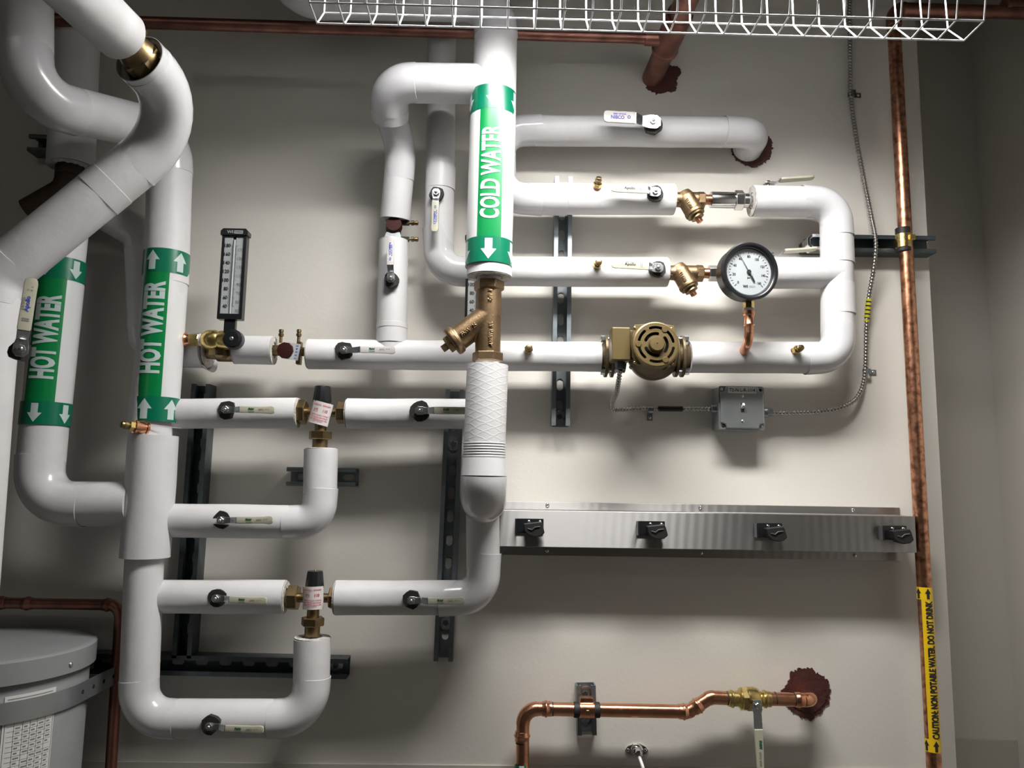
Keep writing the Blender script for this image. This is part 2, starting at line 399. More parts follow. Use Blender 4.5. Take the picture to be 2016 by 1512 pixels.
def marker(parent, A, B, r, wording, band_h, strip, arrows, up, txt, bg=None, mats=('green', 'green_band', 'film_white')):
    """pipe marker between A (top) and B (bottom). strip = angle range; arrows = angles; txt=(start,end) fractions"""
    f = cyl_map(A, B, r); L = (V(B)-V(A)).length; R1, R2, R3 = r+0.0018, r+0.0022, r+0.0026
    if bg: root = patch(f, bg[0], bg[1], band_h*0.5, L-band_h*0.5, r+0.0014, 30).build('pipe_marker', M['marker_bg'], parent, 60)
    else: root = patch(f, strip[0], strip[1], band_h*0.5, L-band_h*0.5, R1, 16).build('pipe_marker', M[mats[0]], parent, 60)
    if bg: patch(f, strip[0], strip[1], band_h*0.5, L-band_h*0.5, R1, 16).build('colour_strip', M[mats[0]], root, 60)
    for v0 in (0, L-band_h):
        patch(f, -2.4, 2.4, v0, v0+band_h, R2, 48).build('arrow_band', M[mats[1]], root, 60)
        for th in arrows[0 if v0 == 0 else 1]:
            arrow_mb(f, th, v0+band_h/2, R3, band_h*0.82, band_h*0.62, up).build('arrow', M[mats[2]], root, 60)
    t0, t1 = txt; tl = (t1-t0)*L; tc = (t0+t1)/2*L; thc = (strip[0]+strip[1])/2; H = (strip[1]-strip[0])*r*0.80
    text(wording, tl, H, lambda x, y: f(thc - y/r, tc - x, R3), 0.045 if wording[0] == 'H' else 0.03, cuts=8).build('lettering', M[mats[2]], root, 60)
    return root

# ------------------------------------------------------------------ setting
x_edge = P(1847, 850, 0).x
RD = -0.38
x_corner = P(1962, 850, RD).x
m0 = Matrix.Identity(4)
XL, YB, ZC = -2.2, -3.6, 3.45
struct(MB().box(m0, XL-0.1, x_edge, 0, 0.12, 0, ZC).build('wall_back', M['wall'], None, 0))
struct(MB().box(m0, x_edge-0.12, x_edge, 0.1199, -RD+0.1, 0, ZC).build('wall_return', M['wall'], None, 0))
struct(MB().box(m0, x_edge-0.1, x_corner+0.1, -RD, -RD+0.1, 0, ZC).build('wall_recess', M['wall'], None, 0))
struct(MB().box(m0, x_corner, x_corner+0.1, YB, -RD, 0, ZC).build('wall_right', M['wall'], None, 0))
struct(MB().box(m0, XL-0.1, XL, YB, 0, 0, ZC).build('wall_left', M['wall_far'], None, 0))
struct(MB().box(m0, XL-0.1, x_corner+0.1, YB-0.1, YB, 0, ZC).build('wall_front', M['wall_far'], None, 0))
struct(MB().box(m0, XL-0.1, x_corner+0.1, YB-0.1, 0.36, -0.1, 0).build('floor', M['floor'], None, 0))
struct(MB().box(m0, XL-0.1, x_corner+0.1, YB-0.1, 0.36, ZC, ZC+0.1).build('ceiling', M['ceiling'], None, 0))
zt = P(600, 1503, 0.004).z
struct(MB().box(m0, XL, x_edge+0.004, -0.004, 0, 0, zt).build('trim_1', M['trim'], None, 0, bevel=0.001))
struct(MB().box(m0, x_edge, x_corner, -RD-0.004, -RD, 0, P(1950, 1456, RD+.004).z).build('trim_2', M['trim'], None, 0, bevel=0.001))

# ------------------------------------------------------------------ light fixture with wire guard
zN2 = P(1260, 63, DN2).z; xl = P(624, 52, DN2).x; xr = P(1897, 73, DN2).x
N1 = (-DN1, P(1272, 23, DN1).z); N2 = (-DN2, zN2); F1 = (-DF1, P(1250, 42, DF1).z)
TN = (-0.765, zTube-0.05); TF = (-0.602, zTube-0.05)
fx = thing('light_fixture', 'fluorescent fixture behind a white wire guard crossing the top of the wall', 'light', ((xl+xr)/2, -dTube, zTube+0.12))
hood = MB(); prof = [(-0.76, zTube-0.05), (-0.72, zTube+0.03), (-0.67, zTube+0.055), (-0.57, zTube+0.055), (-0.535, zTube+0.02), (-0.52, zTube-0.062)]
vs = []; t_ = 0.002
for X in (xl-0.02, xr+0.02):
    for y, z in prof: vs.append((X, y, z))
    for y, z in prof[::-1]: vs.append((X, y+(0.0 if -0.71 < y < -0.54 else (t_ if y > -0.6 else -t_)), z+t_))
n_ = len(prof)*2
fs = [tuple(range(n_))[::-1], tuple(range(n_, 2*n_))] + [(k, (k+1) % n_, n_+(k+1) % n_, n_+k) for k in range(n_)]
hood.add(vs, fs)
for X in (xl-0.021, xr+0.019): hood.prism(fr((X, 0, 0), (0, 1, 0), (1, 0, 0)), [(y, z) for y, z in prof], 0, 0.002)
hood.build('reflector_hood', M['hood'], fx, 0)
MB().box(m0, xl+0.03, xr-0.03, -dTube-0.05, -dTube+0.05, zTube+0.062, zTube+0.12).build('ballast_housing', M['hood'], fx, 0, bevel=0.003)
for y in (-dTube-0.03, -dTube+0.03):
    MB().sweep([(xl+0.01, y, zTube), (xr-0.01, y, zTube)], 0.016, 16).build('lamp_tube', M['tube'], fx, 50)
for X in (xl+0.15, xr-0.15):
    MB().sweep([(X, -dTube, zTube+0.12), (X, -dTube, ZC)], 0.003, 8).build('hanger_rod', M['steel'], fx)
g = MB(); wr = 0.0014; NH = 25
for k in range(NH):
    X = xl+(xr-xl)*k/(NH-1)
    g.sweep([(X, *TN), (X, *N1), (X, *N2), (X, *F1), (X, *TF)], wr, 6)
for (y, z) in (N1, N2, F1, TN, TF, ((N1[0]+TN[0])/2, (N1[1]+TN[1])/2), ((F1[0]+TF[0])/2, (F1[1]+TF[1])/2)):
    g.sweep([(xl, y, z), (xr, y, z)], wr*1.15, 6)
g.build('wire_guard', M['wire'], fx, 60)
# the room's second fixture, behind the viewer
rf = thing('ceiling_light', 'long room fixture on the ceiling behind the viewer', 'light', ROOM_LIGHT_POS)
q = ROOM_LIGHT_POS
MB().box(m0, q[0]-0.6, q[0]+0.6, q[1]-0.08, q[1]+0.08, q[2]+0.03, q[2]+0.12).build('housing', M['hood'], rf, 0, bevel=.004)
for dy in (-0.04, 0.04): MB().sweep([(q[0]-0.58, q[1]+dy, q[2]), (q[0]+0.58, q[1]+dy, q[2])], 0.018, 12).build('lamp_tube', M['roomtube'], rf, 50)

# ------------------------------------------------------------------ valve levers
def lever(nut, tip, L_steel, w_, label, d, out=None, words=('FNW', 'ink_green', 0), grip='cream', cut=1.5, h=0.016, flare=1.0, back=None, d2=None, hole=True):
    """ball valve seen as its lever; nut and tip are pixels at distance d from the wall"""
    o = nut if isinstance(nut, V) else P(nut[0], nut[1], d)
    t = tip if isinstance(tip, V) else P(tip[0], tip[1], d2 if d2 else d)
    L = (t-o).length; out = V(out) if out else V((0, -1, 0))
    m = fr(o, t-o, out)
    root = thing('ball_valve', label, 'valve', o)
    if hole:
        pts = []
        for k in range(14):
            a = 2*PI*k/14; rr = w_*0.88*cut*(1+0.10*random.uniform(-1, 1)); pts.append((rr*math.cos(a)-w_*0.1, rr*math.sin(a)))
        MB().prism(m, pts, -0.012, -0.0002).build('valve_body', M['hole'], root)  # disc coloured dark for the shade inside the insulation cutout round the body
    MB().cyl(m, 0.0045, 0, h*0.35+0.004, 16).build('stem', M['brass_dark'], root)
    hw = w_/2; Ls = L_steel; z0, z1 = h*0.35, h*0.9; th = 0.0022
    # steel arm: profile along x, with a wide eye round the stem
    xs = [-w_*0.62, -w_*0.3, w_*0.25, w_*0.7, Ls*0.55, Ls*0.95, min(Ls+0.02, L*0.8)]
    zs = [z0, z0, z0, z0, z0, z1, z1]; ws = [hw*0.55, hw*1.12, hw*1.12, hw*0.9, hw*0.85, hw*0.92, hw*0.9]
    mb = MB(); vs = []
    for x, z, q in zip(xs, zs, ws): vs += [m @ V((x, -q, z)), m @ V((x, q, z)), m @ V((x, q, z+th)), m @ V((x, -q, z+th))]
    fs = [(0, 1, 2, 3)[::-1]]; n = len(xs)
    for i in range(n-1):
        a = i*4
        for j in range(4): fs.append((a+j, a+(j+1) % 4, a+4+(j+1) % 4, a+4+j))
    fs.append(tuple((n-1)*4+j for j in range(4)))
    arm = mb.add(vs, fs).build('lever_arm', M['steel'], root, 30, bevel=0.0005)
    MB().hexa(m, 0.0072 if w_ > 0.012 else 0.006, z0+th, z0+th+0.005, 0.3).build('nut', M['steel'], root, 20)
    mt = fr(m @ V((0, 0, z0+th+0.005)), m.to_3x3() @ V((1, 0, 0)), m.to_3x3() @ V((0, 0, 1)))
    MB().dome(mt, 0.0036, 0, 0.003).build('stem_tip', M['steel'], root)
    # vinyl grip
    gt = 0.0030; gl = L-Ls; xs = [0, .03, .25, .5, .75, .9, .97, 1.0]; ws = [.88, 1, 1, .98, .98*flare**.3, 1.0*flare, .86*flare, .55*flare]; dz = [0, 0, 0, 0, 0, .0006*flare, .0012*flare, .0015*flare]
    mb = MB(); vs = []; N = 10
    for x, q, zz in zip(xs, ws, dz):
        for k in range(N):
            a = 2*PI*k/N; ca, sa = math.cos(a), math.sin(a)
            yy = hw*q*math.copysign(abs(ca)**0.35, ca) if abs(ca) > 1e-6 else 0; z_ = gt*math.copysign(abs(sa)**0.5, sa) if abs(sa) > 1e-6 else 0
            vs.append(m @ V((Ls+gl*x, yy, z1+th/2+z_+zz)))
    fs = [tuple(range(N))[::-1], tuple((len(xs)-1)*N+k for k in range(N))]
    for i in range(len(xs)-1):
        for k in range(N): a, b = i*N+k, i*N+(k+1) % N; fs.append((a, b, b+N, a+N))
    gr = mb.add(vs, fs).build('grip', M[grip], root, 45)
    ztop = z1+th/2+gt+0.0004
    if words:
        w0, ink, rev = words[0], words[1], words[2]; s = -1 if rev else 1
        def put(s_, cx, W, H, ik, cy=0.0, b=0.03):
            text(s_, W, H, lambda x, y: m @ V((Ls+gl*cx + s*x, s*(y+cy), ztop)), b).build('lettering', M[ik], gr, 0)
        if w0 == 'FNW':
            put('FNW', 0.34, gl*0.17, w_*0.36, ink, w_*0.08, 0.05); put('WOG600', 0.34, gl*0.17, w_*0.10, ink, -w_*0.26); put('(W)', 0.62, gl*0.14, w_*0.34, 'ink_grey'); put('1/2  600', 0.80, gl*0.13, w_*0.16, 'ink_grey', 0.1*w_)
        elif w0 == 'NIBCO':
            put('NIBCO', 0.56, gl*0.42, w_*0.30, ink, -w_*0.05, 0.03); put('O', 0.20, gl*0.10, w_*0.28, ink); put('600 WOG', 0.5, gl*0.4, w_*0.13, 'ink_blue', w_*0.22)
        elif w0 == 'Apollo':
            put('Apollo', 0.50, gl*0.30, w_*0.42, ink, 0, 0.03); put('600 WOG', 0.5, gl*0.24, w_*0.16, 'ink_grey', w_*0.30); put(': .', 0.80, gl*.08, w_*.4, 'ink_grey'); put('II', 0.20, gl*0.06, w_*0.5, 'ink_grey')
    return root

def test_plug(px, py, d, ax, label, s=1.0, stub=None):
    o = P(px, py, d); m = fr(o, perp(V(ax)), V(ax))
    root = thing('test_plug', label, 'plug', o, 'brass test plugs on the insulated pipes')
    if stub: MB().lathe(m, [(stub*1.0, -0.012), (stub, 0), (stub*1.25, 0.001), (stub*1.25, 0.005), (stub, 0.006), (stub, 0.022), (stub*1.2, 0.023), (stub*1.2, 0.028), (stub*.9, 0.029)], 24).build('copper_stub', M['copper'], root); z = 0.028
    else:
        MB().lathe(m, [(0.0085*s, -0.01), (0.0085*s, 0.008*s), (0.007*s, 0.009*s)], 20).build('copper_stub', M['copper_dark'], root); z = 0.006*s
    MB().hexa(m, 0.0105*s, z, z+0.010*s, 0.2).build('brass_body', M['brass'], root, 20)
    MB().lathe(m, [(0.006*s, z+.010*s), (0.0062*s, z+0.012*s), (0.0075*s, z+.0125*s), (.0078*s, z+.019*s), (.0068*s, z+.020*s), (.0062*s, z+.0245*s), (.004*s, z+.0255*s)], 20).build('cap', M['brass_dark'], root, 30)
    return root

# ------------------------------------------------------------------ channels (strut)
def channel(a, b, d, label, dark=False, low=0.041, slots=True, brightend=None, wp=None):
    A, B = P(a[0], a[1], d), P(b[0], b[1], d)
    A.y = B.y = 0.0; L = (B-A).length; W = 0.0413
    m = fr(A, B-A, (0, -1, 0)); mb = MB(); t = 0.0025; mtn = 'strut_dark' if dark else 'strut'
    holes = []; x = 0.028
    while slots and x < L-0.02: holes.append(stadium(x, 0, 0.028, 0.0142)); x += 0.0508
    mb.plate(m, [(0, -W/2), (L, -W/2), (L, W/2), (0, W/2)], holes, 0.0005, t+0.0005)
    for s in (1, -1):
        ya, yb = (W/2-t, W/2) if s > 0 else (-W/2, -W/2+t)
        mb.box(m, 0, L, ya, yb, t+0.0005, low)
        la, lb = (W/2-0.0095, W/2-t) if s > 0 else (-W/2+t, -W/2+0.0095)
        mb.box(m, 0, L, la, lb, low-t, low)
        ca, cb = (W/2-0.0095, W/2-0.0095+t) if s > 0 else (-W/2+0.0095-t, -W/2+0.0095)
        mb.box(m, 0, L, ca, cb, low-0.008, low-t)
    root = thing('strut_channel', label, 'channel', (A+B)/2)
    mb.build('channel', M[mtn], root, 0, bevel=0.0006)
    return root, m, L
def washer_bolt(root, m, x, z=0.003, square=True):
    mm = fr(m @ V((x, 0, z)), m.to_3x3() @ V((1, 0, 0)), m.to_3x3() @ V((0, 0, 1)))
    MB().prism(mm, rrect(-0.015, 0.015, -0.0125, 0.0125, 0.010), 0, 0.003).build('washer', M['steel'], root)
    MB().hexa(mm, 0.0065, 0.003, 0.008).build('bolt_head', M['strut_dark'], root, 20)

s1, m1, L1 = channel((1110, 347), (1104, 838), 0.041, 'galvanized slotted channel standing behind the pipes left of the circulator pump', low=0.041)
washer_bolt(s1, m1, L1-0.022); washer_bolt(s1, m1, 0.23)
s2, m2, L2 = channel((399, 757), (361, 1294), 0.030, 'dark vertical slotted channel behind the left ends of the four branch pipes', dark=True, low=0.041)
s3, m3, L3 = channel((896, 768), (873, 1300), 0.030, 'vertical slotted channel behind the cold water downpipe and its branches', low=0.041)
washer_bolt(s3, m3, 0.12); washer_bolt(s3, m3, L3-0.075)
s4, m4, L4 = channel((566, 938), (702, 940), 0.030, 'short horizontal channel behind the upper mixing valve outlet', low=0.041)
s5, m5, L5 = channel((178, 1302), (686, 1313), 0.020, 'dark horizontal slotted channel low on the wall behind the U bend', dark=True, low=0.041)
washer_bolt(s5, m5, L5-0.03)
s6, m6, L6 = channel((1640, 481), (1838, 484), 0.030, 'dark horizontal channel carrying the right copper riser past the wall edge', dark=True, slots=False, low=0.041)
s7, m7, L7 = channel((1154, 1350), (1156, 1448), 0.030, 'short vertical channel clamping the lower copper line', dark=False, low=0.030)
washer_bolt(s7, m7, 0.022); washer_bolt(s7, m7, L7-0.035)
s8, m8, L8 = channel((60, 284), (118, 287), 0.030, 'short dark channel end peeking out at upper left behind the grey bends', dark=True, slots=False)
# bright clamp saddle beside the right loop
o = P(1602, 481, 0.06); rt = thing('pipe_saddle', 'shiny steel saddle clamp tucked behind the right vertical insulated pipe', 'clamp', o)
mm = front(P(1603, 481, 0.045)); sh = []
for k in range(9): a = PI/2+PI*k/8; sh.append((-0.018+0.016*math.cos(a), 0.016*math.sin(a)))
MB().plate(mm, [(0.05, 0.0185), (-0.012, 0.0185), (-0.024, 0.008), (-0.024, -0.008), (-0.012, -0.0185), (0.05, -0.0185)], [[(0.045, 0.011), (-0.010, 0.011), (-0.017, 0.006), (-0.017, -0.006), (-0.010, -0.011), (0.045, -0.011)]], -0.012, 0.02).build('saddle_rim', M['chrome'], rt, 30, bevel=.001)
MB().box(mm, -0.02, 0.047, -0.014, 0.014, -0.012, -0.004).build('saddle_back', M['strut_dark'], rt)
MB().box(mm, -0.018, 0.045, -0.012, 0.012, -0.044, -0.012).build('saddle_foot', M['strut_dark'], rt)

# ------------------------------------------------------------------ firestop rings
def firestop(px, py, rpx, label, ragged=0.06, d=0.0):
    c = P(px, py, d); c.y = 0; r = rp(rpx, px, py, 0); m = front(c); n = 160
    def ring(rr, amp, sd):
        out = []; rnd = random.Random(int(sd*1000)); jag = 0.0
        for k in range(n):
            a = 2*PI*k/n; c_, s_ = math.cos(a), math.sin(a)
            jag = rnd.uniform(-.16, .10) if k % rnd.choice((1, 2, 3, 4)) == 0 else jag*.6
            q = rr*(1 + amp*(1.1*mnoise(V((1.6*c_+sd, 1.6*s_+sd*.7, sd*1.3))) + .5*mnoise(V((4.1*c_+sd, 4.1*s_-sd, 5+sd))) + jag*(.45/amp)))
            out.append((q*c_, q*s_))
        return out
    mb = MB(); mb.prism(m, ring(r, ragged, px*0.01), 0.0002, 0.0022); mb.prism(m, ring(r*0.8, ragged*0.5, px*0.02), 0.002, 0.004)
    return tag(mb.build('firestop_seal', M['firestop'], None, 30), label, 'sealant')
firestop(1479, 289, 42, 'dark red firestop seal round the white pipe entering the wall at upper right', 0.05)
firestop(1303, 155, 36, 'ragged dark firestop patch where the copper tee enters the wall', 0.26)
firestop(1589, 1364, 47, 'torn dark red firestop patch round the lower copper elbow', 0.15)

# ------------------------------------------------------------------ insulated pipes
D0 = 0.085
# cold water riser
dC = 0.24
topC = P(981, -25, dC); cA = P(973, 165, dC); cB = P(963, 545, dC); rC = rp(42, 965, 400, dC)
pc = thing('insulated_pipe', 'white insulated cold water downpipe with COLD WATER marker under the light guard', 'pipe', cB)
run(pc, [P(500, -95, dC+.02), P(560, -8, dC), topC, cB] if False else [P(566, -190, dC), P(566, -8, dC), P(978, -2, dC), cB], rC*1.04, [rC*1.7, rC*1.7])
# branch leaving it to the left, then back to the wall
bl = [cA, P(766, 163, dC), P(768, 232, 0.175)]
r_b = rp(37.5, 800, 165, dC)
run(pc, bl, r_b, [r_b*1.25])
MB().sweep([bl[-1], P(769, 240, 0.165), P(770, 250, 0.150)], r_b*0.45, 24).build('copper_pipe', M['copper_dark'], pc)
fibre_end(pc, cB, (0, 0, -1), rC*1.04, rC*0.62)
marker(pc, P(971, 187, dC), P(962, 527, dC), rC*1.04, 'COLD WATER', rp(50, 965, 500, dC), (-0.56, 0.50), [(-1.28, 0.02, 1.22), (-1.25, -0.03, 1.20)], 1, (0.24, 0.765), bg=(-1.45, 1.45))
# dropper beside it: elbow pair, then down
dB = D0
r_s = rp(29, 776, 400, dB)
pd = thing('insulated_pipe', 'short white insulated offset dropping beside the upper branch, left of centre', 'pipe', P(777, 430, dB))
run(pd, [P(771, 228, 0.165), P(790, 296, 0.11), P(778, 432, dB)], r_s*1.0, [r_s*3], coll=0.03)
fibre_end(pd, P(778, 432, dB), (0, 0, -1), r_s, r_s*.6)
# lower dropper into the return line
pe = thing('insulated_pipe', 'white return pipe running from the balancing valve past the dropper to the pump', 'pipe', P(900, 699, D0))
r_e = rp(29.5, 800, 698, D0)
run(pe, [P(608, 697, D0), P(1182, 703, D0)], r_e)
run(pe, [P(775, 476, D0), P(771, 690, D0)], rp(29, 775, 550, D0))
MB().sweep([P(772, 640, D0), P(771.7, 655, D0), P(771.4, 664, D0), P(771, 676, D0)], [r_s*1.01, r_s*1.015, r_s*1.02, r_s*1.02], 40, (False, False)).build('tee_cover', M['tape'], pe)
band(pe, P(772, 637, D0), (0, 0, -1), r_s*1.01, 0.012)
fibre_end(pe, P(608, 697, D0), (-1, 0, 0), r_e, r_e*.55)
fibre_end(pe, P(775, 476, D0), (0, 0, 1), r_s, r_s*.6)
# second vertical with elbow (behind cold riser)
pf = thing('insulated_pipe', 'white insulated pipe coming down behind the light and elbowing right at mid height', 'pipe', P(865, 534, D0))
r_f = rp(28.5, 866, 300, D0)
run(pf, [P(873, -60, D0), P(863, 534, D0), P(1312, 536, D0)], r_f, [r_f*1.5], coll=0.05)
band(pf, P(868, 330, D0), (0, 0, -1), r_f, 0.055, 'tape', 'jacket_collar')
fibre_end(pf, P(1312, 536, D0), (1, 0, 0), r_f, r_f*.55)
# U at top right, going through the wall
pg = thing('insulated_pipe', 'glossy white U shaped cold pipe whose upper leg enters the wall at upper right', 'pipe', P(1200, 258, 0.12))
r_g = rp(30.5, 1200, 392, 0.10); dG = 0.10
run(pg, [P(1325, 393, D0), P(985, 391, D0), P(985, 257, D0-.01), P(1490, 261, D0-.01), V((P(1490, 261, D0-.01).x, 0.01, P(1490, 261, D0-.01).z-0.004))], r_g, [r_g*1.6, r_g*1.6, r_g*1.12], coll=0.04)
fibre_end(pg, P(1325, 393, D0), (1, 0, 0), r_g, r_g*.5)
band(pg, P(1066, 392, D0), (1, 0, 0), r_g, 0.058, 'tape', 'jacket_collar')
# loop at right
ph = thing('insulated_pipe', 'white insulated loop turning down at right and back to the pump', 'pipe', P(1648, 560, D0))
r_h = rp(30.5, 1560, 398, D0)
hl = [P(1481, 396, D0), P(1646, 398, D0), P(1650, 705, D0), P(1356, 703, D0)]
run(ph, hl, r_h, [r_h*1.45, r_h*1.35], coll=0.03)
run(ph, [P(1440, 538, D0), P(1650, 538, D0)], r_h)
band(ph, P(1647, 470, D0), (0, 0, -1), r_h, 0.06, 'tape', 'jacket_collar')
band(ph, P(1649, 560, D0), (0, 0, -1), r_h, 0.07, 'tape', 'jacket_collar')
fibre_end(ph, P(1481, 396, D0), (-1, 0, 0), r_h*1.02, r_h*.55)
# hot water riser (right of the two)
dF = 0.13
r1 = rp(41, 320, 600, dF); r1b = rp(36.5, 275, 1200, dF)
pi_ = thing('insulated_pipe', 'tall white hot water riser with HOT WATER marker, arrows pointing up', 'pipe', P(290, 1095, dF))
run(pi_, [P(52, -40, 0.40), P(50, 196, 0.40), P(338, 262, dF), P(326, 560, dF)], r1*1.02, [r1*1.5, r1*1.35], coll=0.02)
jacket(pi_, P(326, 560, dF), P(294, 862, dF), r1)
band(pi_, P(314, 842, dF), (0, 0, -1), r1, 0.001)
jacket(pi_, P(304, 858, dF), P(285, 1097, dF), r1*1.09, wob=0.0012, name='outer_sleeve')
run(pi_, [P(285, 1085, dF), P(272, 1414, dF), P(612, 1414, 0.11), P(615, 1256, 0.11)], r1b*0.98, [r1b*1.6, r1b*1.6], coll=0.02)
fibre_end(pi_, P(615, 1256, 0.11), (0, 0, 1), r1b*.98, r1b*.55)
r2 = rp(30, 500, 815, 0.11)
run(pi_, [P(312, 815, 0.11), P(586, 813, 0.11)], r2)
run(pi_, [P(295, 1024, 0.11), P(629, 1028, 0.11), P(632, 884, 0.11)], r2*1.08, [r2*1.25], coll=0.03)
run(pi_, [P(282, 1175, 0.11), P(562, 1175, 0.11)], r2*1.04)
fibre_end(pi_, P(586, 813, 0.11), (1, 0, 0), r2, r2*.6)
fibre_end(pi_, P(562, 1175, 0.11), (1, 0, 0), r2, r2*.6)
fibre_end(pi_, P(632, 884, 0.11), (0, 0, 1), r2, r2*.6)
band(pi_, P(334, 330, dF), (0, 0, -1), r1*1.02, 0.02)
marker(pi_, P(329, 500, dF), P(305, 832, dF), r1, 'HOT WATER', rp(47, 320, 600, dF), (-1.08, 0.17), [(-0.62, 0.62), (-0.50, 0.66)], -1, (0.195, 0.73), bg=(0.0, 1.5))
# hot water pipe (left)
dI = 0.13; r3 = rp(42.5, 100, 700, dI)
pj = thing('insulated_pipe', 'white hot water pipe at far left with marker arrows pointing down', 'pipe', P(80, 980, dI))
run(pj, [P(130, 425, dI), P(72, 992, dI), P(262, 992, dI-0.0)], r3, [r3*1.55], coll=0.03)
marker(pj, P(122, 515, dI), P(88, 838, dI), r3, 'HOT WATER', rp(44, 100, 700, dI), (-1.02, 0.28), [(-0.62, 0.62), (-0.46, 0.80)], 1, (0.235, 0.735), bg=(0.2, 1.5))
# rear vertical with open end and dark fitting
pk = thing('insulated_pipe', 'shaded white pipe end with a dark brown fitting under it at upper left', 'pipe', P(139, 330, 0.10))
r4 = rp(38, 140, 300, 0.10)
run(pk, [P(157, -40, 0.10), P(139, 328, 0.10)], r4*1.12)
fibre_end(pk, P(139, 328, 0.10), (0, 0, -1), r4*1.1, r4*.7)
MB().sweep([P(138, 322, 0.10), P(136, 348, 0.10)], r4*.66, 24).build('pipe_fitting', M['iron'], pk)
for kk, pp in sections([P(136, 340, 0.10), P(131, 372, 0.10), P(55, 415, 0.10)], [r4*.7]):
    MB().sweep(pp, r4*(0.62 if kk == 'S' else .64), 24).build('pipe_fitting', M['iron'], pk)
# pipe passing behind the hot riser
pl = thing('insulated_pipe', 'white pipe slipping behind the hot water riser below the diagonal pipe', 'pipe', P(262, 560, 0.08))
r5 = rp(34, 250, 470, 0.08)
run(pl, [P(160, 392, 0.07), P(280, 462, 0.048), P(291, 690, 0.048), P(408, 690, 0.075)], r5*1.0, [r5*1.2, r5*1.2])
fibre_end(pl, P(408, 690, 0.075), (1, 0, 0), r5, r5*.62)
fl0 = P(408, 690, 0.075); mfp = fr(fl0, (0, 0, 1), (1, 0, 0)); fv = []; ff = []
for i in range(13):
    a_f = math.radians(150+i*10)
    for z_f in (-.006, .004+.008*math.sin(PI*i/12)): fv.append(mfp @ V(((r5*1.02+max(0, z_f)*.8)*math.cos(a_f), (r5*1.02+max(0, z_f)*.8)*math.sin(a_f), z_f)))
for i in range(12): ff.append((2*i, 2*i+2, 2*i+3, 2*i+1))
flp = MB().add(fv, ff).build('torn_paper_flap', M['tape'], pl, 60); so_ = flp.modifiers.new('s', 'SOLIDIFY'); so_.thickness = .0008
# stub between thermometer tee and balancing valve
pm = thing('insulated_pipe', 'short white insulation stub between the thermometer tee and red capped valve', 'pipe', P(502, 690, D0))
jacket(pm, P(465, 689, D0), P(538, 690, D0), rp(28.5, 500, 690, D0), wob=.001)
fibre_end(pm, P(538, 690, D0), (1, 0, 0), rp(29, 500, 690, D0)); fibre_end(pm, P(465, 689, D0), (-1, 0, 0), rp(29, 500, 690, D0))
copper_tube(pm, P(440, 689, D0), P(552, 690, D0), 0.012, 'brass_dark')
# large diagonal pipe near the viewer
pn = thing('insulated_pipe', 'large white diagonal pipe sweeping down to the left edge in front of the others', 'pipe', P(200, 400, 0.44))
r6 = rp(48, 200, 380, 0.44)
dg = [P(296, 137, 0.505), P(394, 222, 0.38), P(-12, 550, 0.43), P(-75, 1300, 0.43)]
run(pn, dg, r6*1.02, [r6*2.6, r6*1.5], coll=0.02)
band(pn, dg[1].lerp(dg[2], .44), dg[2]-dg[1], r6*1.02, 0.035, 'tape', 'jacket_collar')
fibre_end(pn, dg[0]+(dg[0]-dg[1]).normalized()*.017, dg[0]-dg[1], r6*1.06, r6*.80)
band(pn, dg[0]+(dg[0]-dg[1]).normalized()*.018, dg[1]-dg[0], r6*1.02, .02, 'tape', 'jacket_collar')
po = thing('insulated_pipe', 'large white pipe end coming down from the top left corner above a bronze union', 'pipe', P(240, 70, 0.5))
qa, qb = P(50, -110, 0.79), P(238, 68, 0.57)
run(po, [qa, qb], rp(51, 240, 70, 0.57))
fibre_end(po, qb, qb-qa, rp(50, 240, 70, .57))
ax = (dg[0]-qb).normalized(); mu = fr(qb-ax*.01, perp(ax), ax); Lu = (dg[0]-qb).length+.01
un = thing('union_fitting', 'aged bronze union fitting between the two large white pipes at top left', 'fitting', P(262, 98, 0.475))
ru = r6*0.80
MB().lathe(mu, [(ru*.8, 0), (ru*.8, Lu*.45), (ru*.86, Lu*.55), (ru*.96, Lu*.7), (ru*.96, Lu*.95), (ru*.6, Lu+.01)], 36).build('union_body', M['brass_dark'], un, 40)
MB().hexa(mu, ru*1.03, Lu*.60, Lu*.84, .3).build('union_nut', M['brass_dark'], un, 20)
m_c = fr(P(268, 66, .49), perp(V((0.3, -.25, .9))), V((0.3, -.25, .9)))
MB().lathe(m_c, [(ru*.42, -.05), (ru*.42, 0.0), (ru*.5, .002), (ru*.5, .010), (ru*.3, .013)], 28).build('side_port', M['brass'], un, 30)
# lower cold downpipe below the strainer
pp_ = thing('insulated_pipe', 'white cold downpipe below the big strainer, ribbed, elbowing back into a vertical tee', 'pipe', P(958, 720, dC))
rq = rp(41, 960, 800, dC)
A_, B_ = P(960, 719, dC), P(954, 872, dC)
MB().sweep(subdiv(A_, B_, .012), rq, 48).build('jacket', M['diamond'], pp_, 50)
ribs = subdiv(B_, P(953.5, 902, dC), .001)
MB().sweep(ribs, [rq*1.01+0.0008*math.sin(i*2*PI/5) for i in range(len(ribs))], 48).build('ribbed_collar', M['pvc'], pp_, 80)
el = [P(953.5, 902, dC), P(951.5, 985, dC), V((P(951.5, 985, dC).x, -0.02, P(951.5, 985, dC).z))]
for kk, q_ in sections(el, [rq*1.15], 14):
    if kk == 'B': MB().sweep(q_, rq*1.10, 48).build('elbow_cover', M['pvc'], pp_, 60)
    elif (q_[0]-q_[1]).length > .003 and q_[0].y < -.1: MB().sweep(q_, [rq*1.03, rq*1.10], 48).build('elbow_cover', M['pvc'], pp_, 60)
rr_ = rp(33, 950, 1100, 0.095)
